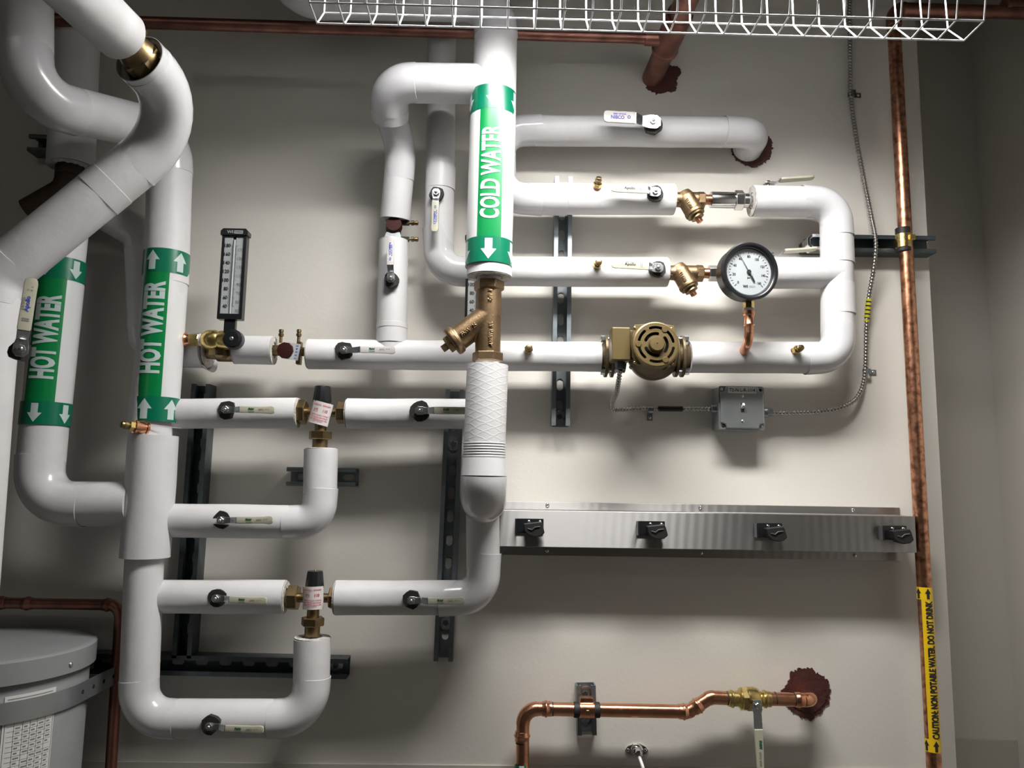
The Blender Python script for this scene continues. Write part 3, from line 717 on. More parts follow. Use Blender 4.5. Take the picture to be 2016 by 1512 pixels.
jacket(pp_, V((el[1].x, -0.2, el[1].z)), V((el[1].x, -0.09, el[1].z)), rr_*1.1, 'pvc', 0, 'tee_cover')
run(pp_, [P(951, 800, 0.095), P(951, 1177, 0.095), P(662, 1176, 0.105)], rr_, [rr_*1.35], coll=0.045)
run(pp_, [P(684, 814, 0.105), P(960, 815, 0.095)], rp(29.5, 800, 815, .1))
fibre_end(pp_, P(684, 814, .105), (-1, 0, 0), rp(29, 800, 815, .1), .016)
fibre_end(pp_, P(662, 1176, .105), (-1, 0, 0), rr_, .018)

# ------------------------------------------------------------------ levers
FNW = ('FNW', 'ink_green', 0)
S = lambda w_, x, y, d: rp(w_, x, y, d)
dv = D0+0.036
lever((678, 690), (780, 692), S(34, 700, 690, dv), S(13.5, 700, 690, dv), 'ball valve with grey white lever on the return pipe under the dropper', dv, words=FNW, grip='greywhite', flare=1.25)
dv = 0.145
lever((447, 807), (545, 809), S(30, 450, 807, dv), S(13.5, 450, 807, dv), 'ball valve with cream lever on the uppermost left branch pipe', dv, words=FNW, flare=1.2)
lever((827, 809), (926, 810), S(29, 830, 807, dv), S(15, 830, 807, dv), 'ball valve whose lever tip hides behind the ribbed cold downpipe', dv, words=FNW)
lever((437, 1024), (542, 1023), S(34, 450, 1020, dv), S(13.5, 450, 1020, dv), 'ball valve with cream lever on the second branch, elbowed up to the mixing valve', dv, words=FNW, flare=1.2)
lever((428, 1177), (530, 1181), S(29, 450, 1170, dv), S(13.5, 450, 1170, dv), 'ball valve with cream lever on the third branch left of the lower mixing valve', dv, words=FNW, flare=1.2)
lever((811, 1181), (915, 1181), S(33, 810, 1180, dv), S(13.5, 810, 1180, dv), 'ball valve with cream lever on the lower right branch before its elbow', dv, words=FNW, flare=1.2)
lever((415, 1428), (524, 1432), S(34, 410, 1430, .166), S(13.5, 410, 1430, .166), 'ball valve with cream lever on the lowest horizontal leg of the U bend', .166, words=FNW, flare=1.2)
dv = D0+0.045
lever((1284, 243), (1186, 238), S(37, 1280, 240, dv), S(25, 1280, 240, dv), 'ball valve with wide white blue-lettered lever on the uppermost pipe', dv, words=('NIBCO', 'ink_blue', 1), grip='greywhite', cut=.85, h=.022)
lever((1289, 380), (1201, 376), S(17, 1280, 380, dv), S(17, 1280, 380, dv), 'ball valve with cream lever before the upper small strainer', dv, words=('Apollo', 'ink', 1), cut=1.1, h=.018)
lever((1294, 529), (1201, 524), S(20, 1280, 530, dv), S(17, 1280, 530, dv), 'ball valve with cream lever before the lower small strainer', dv, words=('Apollo', 'ink', 1), cut=1.1, h=.018)
lever((859, 382), (857, 461), S(20, 859, 380, dv), S(14.5, 859, 380, dv), 'ball valve with lever hanging down on the vertical pipe left of the cold riser', dv, words=('NIBCO', 'ink_blue', 0), cut=1.1)
lever((770, 549), (771, 470), S(24, 770, 550, dv), S(14, 770, 550, dv), 'ball valve with white lever pointing up on the dropper below the red capped valve', dv, words=('NIBCO', 'ink_blue', 1), grip='greywhite', cut=1.25)
# edge-on levers at right
o_ = P(1518, 366, D0); o_.z += 0.002
lever(P(1512, 367, D0), P(1604, 361, D0), S(26, 1510, 360, D0), S(16, 1510, 360, D0), 'lever seen edge on above the loop pipe at upper right', D0, out=(0, 0.12, 1), words=None, hole=False, h=.014)
lever(P(1520, 509, D0), P(1610, 503, D0), S(26, 1510, 500, D0), S(16, 1510, 500, D0), 'lever seen edge on behind the round pressure gauge', D0, out=(0, 0.12, 1), words=None, hole=False, h=.016)
# big lever at far left
nl = P(40, 688, 0.50); tl_ = P(62, 552, 0.50)
lever(nl, tl_, S(36, 40, 650, .5), S(24, 40, 650, .5), 'large ball valve lever with long cream grip at the left picture edge', .5, out=(0.55, -0.83, 0), words=('Apollo', 'ink_blue', 0), cut=.95, h=.018)

# ------------------------------------------------------------------ test plugs
test_plug(1175, 372, D0+.030, (0.05, -0.75, 0.55), 'brass test plug on top of the pipe above the slotted channel', .95)
test_plug(1174, 524, D0+.030, (0.1, -0.97, 0.1), 'brass test plug on the second pipe right of the cold riser', .95)
test_plug(1041, 689, D0+.030, (-0.05, -1, 0.0), 'brass test plug on the return pipe beside the big strainer', .95)
test_plug(1562, 692, D0+.030, (0.28, -0.9, 0.15), 'brass test plug on the lowest leg of the right loop', .95)
test_plug(290, 844, dF+.034, (-0.62, -0.78, 0.10), 'copper and brass drain stub poking left from the hot water riser', 1.05, stub=.0115)

# ------------------------------------------------------------------ mixing valves
def mixing(cx, cy, d, label, tilt, lx, rx, ty, by):
    o = P(cx, cy, d); s = rp(1, cx, cy, d); m = front(o); root = thing('mixing_valve', label, 'valve', o, 'thermostatic mixing valves')
    X = V((1, 0, 0)); Z = V((0, 0, 1))
    b = MB(); b.lathe(fr(o-Z*0.002, X, Z), [(.012, -.02), (.0165, -.016), (.0175, 0), (.0165, .014), (.014, .02)], 28)
    b.lathe(fr(o, Z, X), [(.0095, -35*s), (.0095, -.012), (.011, 0), (.0095, .012), (.0095, 38*s)], 24)
    b.lathe(fr(o, X, -Z), [(.0135, .0), (.0125, .02), (.0125, 38*s)], 24)
    b.build('valve_body', M['brass_dark'], root, 40)
    for x0, x1, r_ in ((-50*s, -30*s, 25*s), (31*s, 48*s, 22*s)):
        MB().hexa(fr(o, Z, X), r_, x0, x1, .25).build('union_nut', M['bronze'] if x0 > 0 else M['brass_dark'], root, 20)
        MB().cyl(fr(o, Z, X), r_*.7, x0-8*s if x0 < 0 else x1, x0 if x0 < 0 else x1+8*s, 24).build('tailpiece', M['brass_dark'], root)
    MB().hexa(fr(o, X, -Z), 23*s, 37*s, 53*s, .1).build('union_nut', M['brass_dark'], root, 20)
    MB().cyl(fr(o, X, -Z), 15*s, 53*s, 72*s, 24).build('tailpiece', M['brass_dark'], root)
    k = MB(); k.lathe(fr(o, X, Z), [(18.5*s, 20*s), (18.5*s, 24*s), (15.5*s, 49*s), (14.5*s, 52*s), (3*s, 52.5*s)], 12)
    k.build('knob', M['black'], root, 25, bevel=.0006)
    MB().dome(fr(o+Z*52*s, X, Z), 2.5*s, 0, 3*s).build('knob_screw', M['brass_dark'], root)
    # curved tag
    mt = fr(P(cx+(-4 if tilt else 0), cy+1, d+.021), Matrix.Rotation(tilt, 3, 'Y') @ X, (0, -1, 0)); W, H = 40*s, 44*s; n = 12; vs = []; fs = []
    cf = lambda x, y: mt @ V((x, y, -.010*(x/(W/2))**2 + .004*(y/H)))
    for i in range(n+1):
        for j in range(5): vs.append(cf(-W/2+W*i/n, -H/2+H*j/4))
    N = len(vs); vs += [v+V((0, .0008, 0)) for v in vs]
    for i in range(n):
        for j in range(4): a = i*5+j; fs.append((a, a+5, a+6, a+1)); fs.append((a+N, a+1+N, a+6+N, a+5+N))
    for j in range(4): fs.append((j, j+1, j+1+N, j+N)); a = n*5+j; fs.append((a+1, a, a+N, a+1+N))
    for i in range(n): a = i*5; fs.append((a+5, a, a+N, a+5+N)); a += 4; fs.append((a, a+5, a+5+N, a+N))
    tg = MB().add(vs, fs).build('warning_tag', M['tag'], root, 60)
    up_ = lambda cy_, W_, H_, s_: text(s_, W_, H_, lambda x, y: cf(x, y+cy_) + V((0, -.0007, 0)), .02, cuts=0)
    for s_, cy_, W_, H_ in (('WARNING   DANGER', H*.36, W*.86, H*.06), ('TEMPERATURE MAY CHANGE', -H*.09, W*.84, H*.045), ('HOT WATER CAN SCALD', -H*.19, W*.84, H*.055), ('TEST BEFORE EACH USE', -H*.29, W*.84, H*.055), ('AND ADJUST', -H*.37, W*.5, H*.05)):
        up_(cy_, W_, H_, s_).build('lettering', M['ink_red'], tg, 0)
    text('(+)', W*.2, H*.17, lambda x, y: cf(x-W*.22, y+H*.13)+V((0, -.0007, 0)), .02).build('lettering', M['ink_red'], tg, 0)
    text('110', W*.2, H*.13, lambda x, y: cf(x+W*.24, y+H*.13)+V((0, -.0007, 0)), .02).build('lettering', M['ink_red'], tg, 0)
    return root
mixing(633, 812, 0.11, 'upper mixing valve with black knob and tilted red printed tag', 0.24, 0, 0, 0, 0)
mixing(618, 1177, 0.11, 'lower mixing valve with black knob and upright red printed tag', -0.03, 0, 0, 0, 0)

# ------------------------------------------------------------------ balancing valves
def small_port(root, o, axd, s):
    m = fr(o, perp(V(axd)), V(axd))
    MB().lathe(m, [(.0035, -.01), (.0035, .004), (.0055, .0045), (.0058, .010), (.004, .011), (.004, .013), (.0052, .0135), (.005, .019), (.003, .020)], 16).build('test_port', M['brass_dark'], root, 30)
ob = P(775, 446, D0)
bv = thing('balancing_valve', 'balancing valve with round dark red cap on the vertical dropper', 'valve', ob)
MB().lathe(fr(ob, (1, 0, 0), (0, 0, 1)), [(.012, -.034), (.012, -.02), (.017, -.016), (.017, .01), (.012, .018)], 24).build('valve_body', M['black_rub'], bv, 30)
mk = fr(P(776, 443, D0+.018), (1, 0, 0), (0, -1, 0.12))
MB().lathe(mk, [(.017, -.012), (.0175, .004), (.0165, .008), (.004, .0085)], 32).build('cap', M['redcap'], bv, 30)
MB().prism(fr(P(774, 463, D0+.02), (1, 0, 0), (0, -1, .3)), [(-.019, -.011), (.019, -.011), (.015, .006), (-.015, .006)], 0, .003).build('setting_plate', M['boxgrey'], bv)
for y_ in (439, 471): MB().box(front(P(797, y_, D0)), -.014, .010, -.005, .005, -.005, .005).build('port_boss', M['black_rub'], bv, 0, bevel=.001); small_port(bv, P(806, y_, D0), (1, 0, 0.0), 1)
ob = P(572, 692, D0)
bw = thing('balancing_valve', 'balancing valve with tilted dark red cap and two upright brass ports', 'valve', ob)
MB().lathe(fr(ob, (0, 0, 1), (1, 0, 0)), [(.009, -.038), (.009, -.02), (.014, -.016), (.014, .02), (.010, .022), (.010, .044)], 6).build('valve_body', M['brass_dark'], bw, 20)
mk = fr(P(562, 690, D0+.016), (1, 0, -.12), (-.25, -1, -.05))
MB().lathe(mk, [(.0175, -.014), (.0185, -.002), (.0175, .006), (.004, .007)], 10).build('cap', M['redcap'], bw, 25, bevel=.0006)
mp = fr(P(578, 692, D0+.017), (1, 0, -.13), (0, -1, 0)); pl_ = MB().prism(mp, [(-.015, -.018), (.012, -.018), (.012, .018), (-.015, .018)], -.003, 0).build('setting_plate', M['scale'], bw)
text('1 2 3 4 5', .03, .005, lambda x, y: mp @ V((.006-y, x, .0004)), .02).build('lettering', M['ink_blue'], pl_, 0)
MB().box(front(P(589, 700, D0)), -.005, .005, -.02, .03, -.008, .008).build('port_boss', M['brass_dark'], bw, 0, bevel=.001)
for x_ in (553, 588): small_port(bw, P(x_, 666, D0), (0, 0, 1), 1)

# ------------------------------------------------------------------ strainers
def thread(root, m, r, z0, z1, mt='ptfe'): MB().lathe(m, [(r*(1+.04*(k % 2)), z0+(z1-z0)*k/7) for k in range(8)], 28).build('threaded_nipple', M[mt], root, 80)
o = P(962, 640, dC); s = rp(1, 962, 640, dC); st = thing('y_strainer', 'large cast bronze Y strainer under the cold water marker', 'strainer', o)
ta, tb = P(963, 556, dC), P(962, 711, dC); axd = (tb-ta).normalized(); mS = fr(ta, (1, 0, 0), axd); LS = (tb-ta).length
bd = MB(); bd.lathe(mS, [(24*s, 0), (25*s, 14*s), (25*s, LS-14*s), (24*s, LS)], 40)
ja, jb = P(972, 615, dC), P(893, 672, dC); axb = (jb-ja).normalized(); mJ = fr(ja, perp(axb), axb); LJ = (jb-ja).length
bd.lathe(mJ, [(20*s, -4*s), (25*s, 14*s), (25*s, LJ*.3), (25.5*s, LJ-11*s), (29*s, LJ-9*s), (30*s, LJ), (28*s, LJ+5*s), (10*s, LJ+5*s)], 40)
body = bd.build('body', M['bronze'], st, 40)
rm = body.modifiers.new('r', 'REMESH'); rm.mode = 'VOXEL'; rm.voxel_size = .0011; rm.use_smooth_shade = True
sm = body.modifiers.new('s', 'SMOOTH'); sm.factor = .5; sm.iterations = 10
for z0, z1 in ((-2*s, 17*s), (LS-17*s, LS+1*s)): MB().hexa(mS, 30.5*s, z0, z1, .12).build('hex_end', M['bronze'], st, 20, bevel=.0012)
MB().hexa(mJ, 19*s, LJ+3*s, LJ+15*s, .4).build('screen_cap', M['brass_dark'], st, 20, bevel=.0008)
MB().cyl(mJ, 7.5*s, LJ+13*s, LJ+27*s, 4).build('drain_plug', M['brass_dark'], st, 20, bevel=.0006)
thread(st, mS, 23*s, -12*s, 0); thread(st, mS, 23*s, LS, LS+9*s)
MB().cyl(mS, 22.5*s, -22*s, -10*s, 28).build('copper_pipe', M['copper'], st)
def cast_text(root, words, c, xd, W, H, r_, cuts=6, mtn='bronze'):
    """raised lettering following the cylinder whose axis lies along xd"""
    xd = V(xd).normalized(); n = (cam_loc-c); n = (n-xd*n.dot(xd)).normalized(); y = n.cross(xd)
    mb = text(words, W, H, lambda x, y_: c + xd*x + (n*math.cos(y_/r_) + y*math.sin(y_/r_))*(r_+.0012) , .01, cuts)
    return mb.build('cast_lettering', M[mtn], root, 40)
for nm, c_, xd_, W_, H_ in (('FNW  25', P(921, 650, dC), jb-ja, -36*s, 9*s), ('1 1/2', P(965, 587, dC), axd, 22*s, 9*s), ('SY 150SWP', P(966, 662, dC), axd, 46*s, 9*s)):
    t__ = cast_text(st, nm, c_, xd_ if W_ > 0 else -V(xd_), abs(W_), H_, 26.2*s)
    so = t__.modifiers.new('s', 'SOLIDIFY'); so.thickness = .0012; so.offset = -1
def small_strainer(x0, x1, cy, label, words='ZURN'):
    d = D0; s = rp(1, x0, cy, d); o = P((x0+x1)/2, cy, d); root = thing('y_strainer', label, 'strainer', o)
    a, b = P(x0-2, cy, d), P(x1, cy, d); X = (b-a).normalized(); mX = fr(a, (0, 0, 1), X); L = (b-a).length
    q = MB(); q.lathe(mX, [(14*s, 0), (15*s, 10*s), (15.5*s, L-16*s), (13*s, L-4*s)], 32)
    ja = P(x0+16, cy-8, d); jb = P(x0+38, cy+28, d+.008); ax_ = (jb-ja).normalized(); mJ = fr(ja, perp(ax_), ax_); LJ = (jb-ja).length
    q.lathe(mJ, [(14*s, -6*s), (18*s, 6*s), (18.5*s, LJ-8*s), (19.5*s, LJ-6*s), (19.5*s, LJ), (10*s, LJ+1*s)], 32)
    q2 = q.build('body', M['bronze'], root, 40)
    rm = q2.modifiers.new('r', 'REMESH'); rm.mode = 'VOXEL'; rm.voxel_size = .0009; rm.use_smooth_shade = True
    sm = q2.modifiers.new('s', 'SMOOTH'); sm.factor = .5; sm.iterations = 8
    MB().hexa(mX, 17*s, L-14*s, L, .1).build('hex_end', M['bronze'], root, 20, bevel=.0008)
    MB().hexa(mX, 15*s, -6*s, 6*s, .1).build('hex_end', M['bronze'], root, 20, bevel=.0008)
    MB().lathe(mJ, [(17*s, LJ), (18*s, LJ+1*s), (17.5*s, LJ+4*s), (12*s, LJ+5*s), (13*s, LJ+10*s), (10*s, LJ+11*s)], 28).build('screen_cap', M['brass_dark'], root, 30)
    MB().cyl(mJ, 6.5*s, LJ+10*s, LJ+20*s, 4, .3).build('drain_plug', M['copper_old'], root, 20, bevel=.0005)
    c_ = (ja+jb)/2; t__ = cast_text(root, words, c_+ax_*.004, -ax_, 22*s, 7*s, 19*s)
    so = t__.modifiers.new('s', 'SOLIDIFY'); so.thickness = .001; so.offset = -1
    return root, s
small_strainer(1331, 1387, 393, 'upper of two small bronze Y strainers, above the gauge', 'WATTS')
small_strainer(1319, 1384, 537, 'lower of two small bronze Y strainers, left of the gauge', 'WATTS')
# unions after the strainers
o = P(1436, 394, D0); s = rp(1, 1436, 394, D0); u = thing('flow_valve', 'polished stainless cartridge valve between the upper strainer and loop pipe', 'valve', o)
mX = fr(P(1385, 393, D0), (0, 0, 1), (1, 0, -.0)); 
MB().lathe(mX, [(10*s, 0), (10.5*s, 3*s), (10*s, 6*s), (10*s, 14*s)], 24).build('threaded_nipple', M['copper_old'], u)
MB().lathe(mX, [(14*s, 13*s), (16*s, 14*s), (16*s, 60*s), (15*s, 62*s)], 36).build('valve_barrel', M['stainless'], u, 30)
MB().hexa(mX, 20*s, 61*s, 78*s, .2).build('hex_nut', M['stainless'], u, 20, bevel=.0008)
MB().lathe(mX, [(14*s, 78*s), (14*s, 88*s), (10*s, 92*s), (10*s, 100*s)], 30).build('tailpiece', M['stainless'], u)
o = P(1405, 538, D0); u = thing('union_fitting', 'steel hexagon union disappearing behind the pressure gauge', 'fitting', o)
mX = fr(P(1383, 538, D0), (0, 0, 1), (1, 0, 0)); MB().cyl(mX, 10*s, 0, 12*s, 24).build('threaded_nipple', M['copper_old'], u)
MB().hexa(mX, 16*s, 11*s, 40*s, .1).build('hex_nut', M['stainless'], u, 20, bevel=.0008); MB().cyl(mX, 10*s, 40*s, 70*s).build('tailpiece', M['stainless'], u)

# ------------------------------------------------------------------ thermometers
def thermometer(cx, ytop, ybot, d, label, full=True):
    o = P(cx, (ytop+ybot)/2, d); s = rp(1, cx, (ytop+ybot)/2, d); m = front(o); H = (ybot-ytop)*s; W = 48*s
    root = thing('thermometer', label, 'thermometer', o)
    MB().plate(m, rrect(-W/2, W/2, -H/2, H/2-8*s, .002), [rrect(-W/2+5*s, W/2-5*s, -H/2+11*s, H/2-16*s, .001)], -.008, .010).build('case', M['black'], root, 30, bevel=.001)
    MB().prism(m, [(-27*s, H/2-14*s), (27*s, H/2-14*s), (27*s, H/2-5*s), (22*s, H/2), (-22*s, H/2), (-27*s, H/2-5*s)], -.009, .013).build('case_top', M['black'], root, 30, bevel=.001)
    MB().box(m, -W/2+.002, W/2-.002, -H/2+.002, H/2-10*s, -.008, -.004).build('back_plate', M['black'], root)
    Wi = W/2-5*s; y0, y1 = -H/2+11*s, H/2-16*s
    sc = MB(); sc.box(m, -Wi, -3*s, y0, y1, -.004, .0075); sc.box(m, 3*s, Wi, y0, y1, -.004, .0075); sp = sc.build('scale_plate', M['scale'], root)
    MB().sweep([m @ V((0, y0, .007)), m @ V((0, y1-6*s, .007))], 2.2*s, 12).build('glass_tube', M['dial'], root)
    n = 8; ya, yb = H/2-34*s, -H/2+26*s
    for k in range(n):
        y = ya+(yb-ya)*k/(n-1); v = 180-20*k
        text(str(v), (11.5 if v > 99 else 8)*s, 7.5*s, lambda x, yy: m @ V((x-(12.6 if v > 99 else 11)*s, yy+y, .0081)), .02).build('lettering', M['ink'], sp, 0)
        y2 = y-(ya-yb)/(2*(n-1)); v2 = 170-20*k
        text(str(v2), (11 if v2 > 99 else 8)*s, 6.5*s, lambda x, yy: m @ V((x+13.5*s, yy+y2, .0081)), .0).build('lettering', M['ink_grey'], sp, 0)
    tk = MB()
    for k in range(71):
        y = ya+(yb-ya)*k/70+0.0; l = 4 if k % 10 == 0 else (2.6 if k % 5 == 0 else 1.8)
        tk.box(m, -(3.2+l)*s, -3.4*s, y-.25*s, y+.25*s, .0076, .0080); tk.box(m, 3.4*s, (3.2+l)*s, y-.25*s, y+.25*s, .0076, .0080)
    tk.build('graduation', M['ink_grey'], sp, 0)
    lb = MB().prism(m, rrect(0, 17*s, H/2-11*s, H/2-4.5*s, .0005), .0131, .0135).build('name_plate', M['scale'], root)
    text('WEISS', 15*s, 3*s, lambda x, yy: m @ V((x+8.5*s, yy+H/2-7.7*s, .0138)), .02).build('lettering', M['ink'], lb, 0)
    text('WI', 12*s, 6*s, lambda x, yy: m @ V((x-8*s, yy+H/2-7.5*s, .0135)), .03).build('emblem', M['scale'], root, 0)
    MB().prism(m, [(-11*s, -H/2), (11*s, -H/2), (11*s, -H/2-26*s), (-11*s, -H/2-26*s)], -.006, .006).build('stem_arm', M['black'], root, 30, bevel=.001)
    if full:
        mp = front(P(cx-1, ybot+36, d+.004))
        MB().lathe(mp, [(15*s, -.016), (19*s, -.012), (19*s, .004), (17.5*s, .006), (15*s, .007), (14*s, .0105), (3*s, .011)], 40).build('swivel_joint', M['black'], root, 30)
        MB().dome(front(mp @ V((0, 0, .0105))), 4*s, 0, .002, 16).build('pivot_screw', M['steel'], root)
    return root
thermometer(460, 450, 632, 0.135, 'black cased thermometer with numbered scale beside the hot water riser')
thermometer(941, 460, 640, 0.10, 'second black thermometer half hidden behind the cold riser and strainer', full=False)
# brass tee carrying the thermometer
o = P(410, 672, 0.10); tt = thing('threaded_tee', 'brass tee and copper adapter joining thermometer to the hot water riser', 'fitting', o)
s = rp(1, 410, 672, .1); mX = fr(P(345, 668, 0.118), (0, 0, 1), (1, 0, -.0))
MB().lathe(mX, [(12*s, 0), (12*s, 5*s), (14*s, 7*s), (14*s, 10*s), (11*s, 12*s), (11.5*s, 15*s), (13.5*s, 17*s), (13.5*s, 21*s), (11*s, 24*s), (10*s, 30*s)], 28).build('copper_adapter', M['copper'], tt)
MB().lathe(mX, [(10.5*s, 28*s), (12.5*s, 30*s), (12.5*s, 46*s), (11*s, 48*s), (11*s, 56*s)], 8).build('hex_bushing', M['brass'], tt, 20)
MB().cyl(mX, 12*s, 48*s, 56*s).build('thread_tape', M['ptfe'], tt)
MB().lathe(mX, [(14*s, 54*s), (18*s, 60*s), (20*s, 66*s), (20*s, 78*s), (17*s, 84*s), (19*s, 88*s), (19*s, 106*s)], 20).build('tee_body', M['brass'], tt, 40)
MB().lathe(fr(P(432, 672, .105), (1, 0, 0), (0.1, 0, -1)), [(16*s, -4*s), (17*s, 8*s), (20*s, 14*s), (20*s, 30*s), (14*s, 34*s)], 8).build('tee_outlet', M['brass_dark'], tt, 20)
MB().lathe(fr(P(415, 692, D0), (0, 0, 1), (1, 0, 0)), [(15*s, -6*s), (16*s, 10*s), (20*s, 16*s), (20*s, 42*s), (15*s, 52*s)], 24).build('run_fitting', M['brass_dark'], tt, 30)
# torn paper flap
fl = P(409, 695, D0+.02)

# ------------------------------------------------------------------ pressure gauge
o = P(1474, 538, 0.155); s = rp(1, 1478, 533, 0.19); gz = thing('pressure_gauge', 'round black pressure gauge with white dial reading near sixty', 'gauge', P(1473, 600, .13))
nrm = V((0.10, -1, -0.06)).normalized(); mg = fr(P(1477.5, 533.5, 0.205), (1, 0.1, 0.0), nrm)
MB().lathe(mg, [(40*s, -.048), (52*s, -.046), (55*s, -.040), (55*s, -.012), (58*s, -.006), (56.5*s, .001), (54*s, .002), (50*s, .0005), (46.5*s, -.004), (46*s, -.009), (45.5*s, -.0095)], 72).build('case', M['black'], gz, 40)
dial = MB().lathe(mg, [(45.8*s, -.0095), (45.8*s, -.009)], 64).build('dial', M['dial'], gz, 30)
zz = -.0086; rv = 45*s
def ang(v): return math.radians(225 - 270*v/160)
tk = MB()
for k in range(33):
    a = ang(k*5); l = 5 if k % 4 == 0 else (3.8 if k % 2 == 0 else 2.4); wv = .45*s if k % 4 == 0 else .28*s
    mt = mg @ Matrix.Rotation(a, 4, 'Z'); tk.box(mt, (40.5-l)*s, 40.5*s, -wv, wv, zz, zz+.0003)
tk.build('graduation', M['ink'], dial, 0)
for v in range(0, 161, 20):
    a = ang(v); W_ = (8 if v > 99 else 6.5 if v else 3.5)*s
    cx, cy = 30.5*s*math.cos(a), 30.5*s*math.sin(a)
    text(str(v), W_, 5.2*s, lambda x, y: mg @ V((x+cx, y+cy, zz)), .025).build('lettering', M['ink'], dial, 0)
text('psi', 6*s, 5*s, lambda x, y: mg @ V((x, y-12*s, zz)), .02).build('lettering', M['ink'], dial, 0)
text('WI', 10*s, 5.5*s, lambda x, y: mg @ V((x-7*s, y-29*s, zz)), .05).build('emblem', M['ink'], dial, 0)
text('WEISS INST', 13*s, 4*s, lambda x, y: mg @ V((x+7*s, y-29*s, zz)), .0).build('lettering', M['ink_grey'], dial, 0)
nd = MB(); mn = mg @ Matrix.Rotation(math.radians(120), 4, 'Z')
nd.prism(mn, [(0, -.7*s), (39*s, -.2*s), (39*s, .2*s), (0, .7*s)], zz+.001, zz+.0016)
nd.prism(mn, [(0, -1*s), (-9*s, -1*s), (-10*s, -2.2*s), (-23*s, -1.6*s), (-23*s, 1.6*s), (-10*s, 2.2*s), (-9*s, 1*s), (0, 1*s)], zz+.001, zz+.0016)
nd.cyl(mg, 4.2*s, zz+.0005, zz+.003, 20); nd.build('needle', M['ink'], gz, 0)
s = rp(1, 1473, 620, .13)
mz = fr(P(1473.5, 590, .165), (1, 0, 0), (0, 0, -1))
MB().lathe(mz, [(11*s, -14*s), (14*s, -6*s), (14*s, 0), (8*s, 3*s)], 6).build('case_socket', M['black'], gz, 20)
MB().hexa(mz, 10.5*s, 2*s, 17*s, .3).build('hex_bushing', M['brass'], gz, 20)
MB().lathe(mz, [(10*s, 17*s), (11.5*s, 18*s), (11*s, 22*s), (10*s, 23*s)], 28).build('thread_tape', M['ptfe'], gz)
cp = MB(); cp.lathe(mz, [(10*s, 22*s), (11.5*s, 23*s), (11.5*s, 30*s), (9.5*s, 32*s), (9.5*s, 46*s), (10.8*s, 48*s), (10.8*s, 50*s), (8.5*s, 52*s), (8.5*s, 58*s)], 28)
pe_ = [mz @ V((0, 0, 56*s)), P(1474, 672, .165), P(1463, 694, D0+.028)]
for kk, q_ in sections(pe_, [20*s]): cp.sweep(q_, 8.8*s, 24)
e1 = P(1463, 694, D0+.028); dd = (pe_[1]-e1).normalized(); cp.lathe(fr(e1, perp(dd), dd), [(10*s, -3*s), (11*s, 0), (10.5*s, 3*s), (9*s, 4*s)], 24)
cp.build('copper_riser', M['copper'], gz, 40)

# ------------------------------------------------------------------ circulator pump
dP = 0.085; o = P(1275, 703, dP); s = rp(1, 1290, 680, .20); pu = thing('circulator_pump', 'gold bronze circulator pump with slotted round fan cover', 'pump', o)
dfp = 0.215; mf = front(P(1292, 678, dfp)); mf = fr(P(1292, 678, dfp), (1, 0.02, 0), (0.0, -1, 0.05))
def arcslot(r0_, r1_, a0, a1, n=10):
    rm_ = (r0_+r1_)/2; h_ = (r1_-r0_)/2; pts = []
    for k in range(n+1): a = a0+(a1-a0)*k/n; pts.append((r1_*math.cos(a), r1_*math.sin(a)))
    for k in range(1, 6): b = PI*k/6; pts.append(((rm_+h_*math.cos(b))*math.cos(a1)-h_*math.sin(b)*math.sin(a1), (rm_+h_*math.cos(b))*math.sin(a1)+h_*math.sin(b)*math.cos(a1)))
    for k in range(n+1): a = a1+(a0-a1)*k/n; pts.append((r0_*math.cos(a), r0_*math.sin(a)))
    for k in range(1, 6): b = PI*k/6; pts.append(((rm_-h_*math.cos(b))*math.cos(a0)+h_*math.sin(b)*math.sin(a0), (rm_-h_*math.cos(b))*math.sin(a0)-h_*math.sin(b)*math.cos(a0)))
    return pts
R_ = lambda a: math.radians(a)
holes = [arcslot(31.5*s, 37*s, R_(90+k*60-19), R_(90+k*60+19)) for k in range(6)] + [arcslot(18.5*s, 25*s, R_(c-38), R_(c+38)) for c in (120, 0, 240)]
MB().plate(mf, ell(72, 43*s, 43*s), holes, -.003, 0).build('fan_cover', M['pump'], pu, 30, bevel=.0008)
MB().lathe(mf, [(42.5*s, -.004), (42.6*s, .0005), (45.5*s, -.001), (46.5*s, -.006), (46.5*s, -.016), (42*s, -.016), (42*s, -.004)], 72, caps=False).build('cover_rim', M['pump'], pu, 40)
MB().lathe(mf, [(15.5*s, -.002), (15.2*s, .007), (13.5*s, .0095), (1.2*s, .0100), (.9*s, .008), (.1*s, .008)], 48).build('hub', M['pump'], pu, 35)
for a in (60, 180, 300):
    MB().cyl(front(mf @ V((35*s*math.cos(R_(a)), 35*s*math.sin(R_(a)), 0))), 6*s, -.002, .002, 24, bev=.0006).build('cover_boss', M['pump'], pu)
MB().cyl(mf, 41*s, -.03, -.014, 48).build('motor_interior', M['void'], pu)
fb = MB(); fb.lathe(mf, [(8*s, -.014), (8*s, -.006), (12*s, -.005)], 24); fb.build('fan_hub', M['void'], pu)
MB().prism(mf, [(-36*s, -38*s), (-44*s, -20*s), (-44*s, 20*s), (-40*s, 42*s), (-20*s, 44*s), (20*s, 45*s), (40*s, 42*s), (44*s, 20*s), (44*s, -20*s), (40*s, -38*s)], -.024, -.014).build('motor_flange', M['pump'], pu, 30, bevel=.001)
for x_, y_ in ((-39, 36), (34, 36), (-40, -34), (34, -34)):
    MB().dome(mf @ Matrix.Translation((x_*s, y_*s, -.014)), 3.3*s, 0, .003, 12).build('cover_screw', M['brass'], pu)
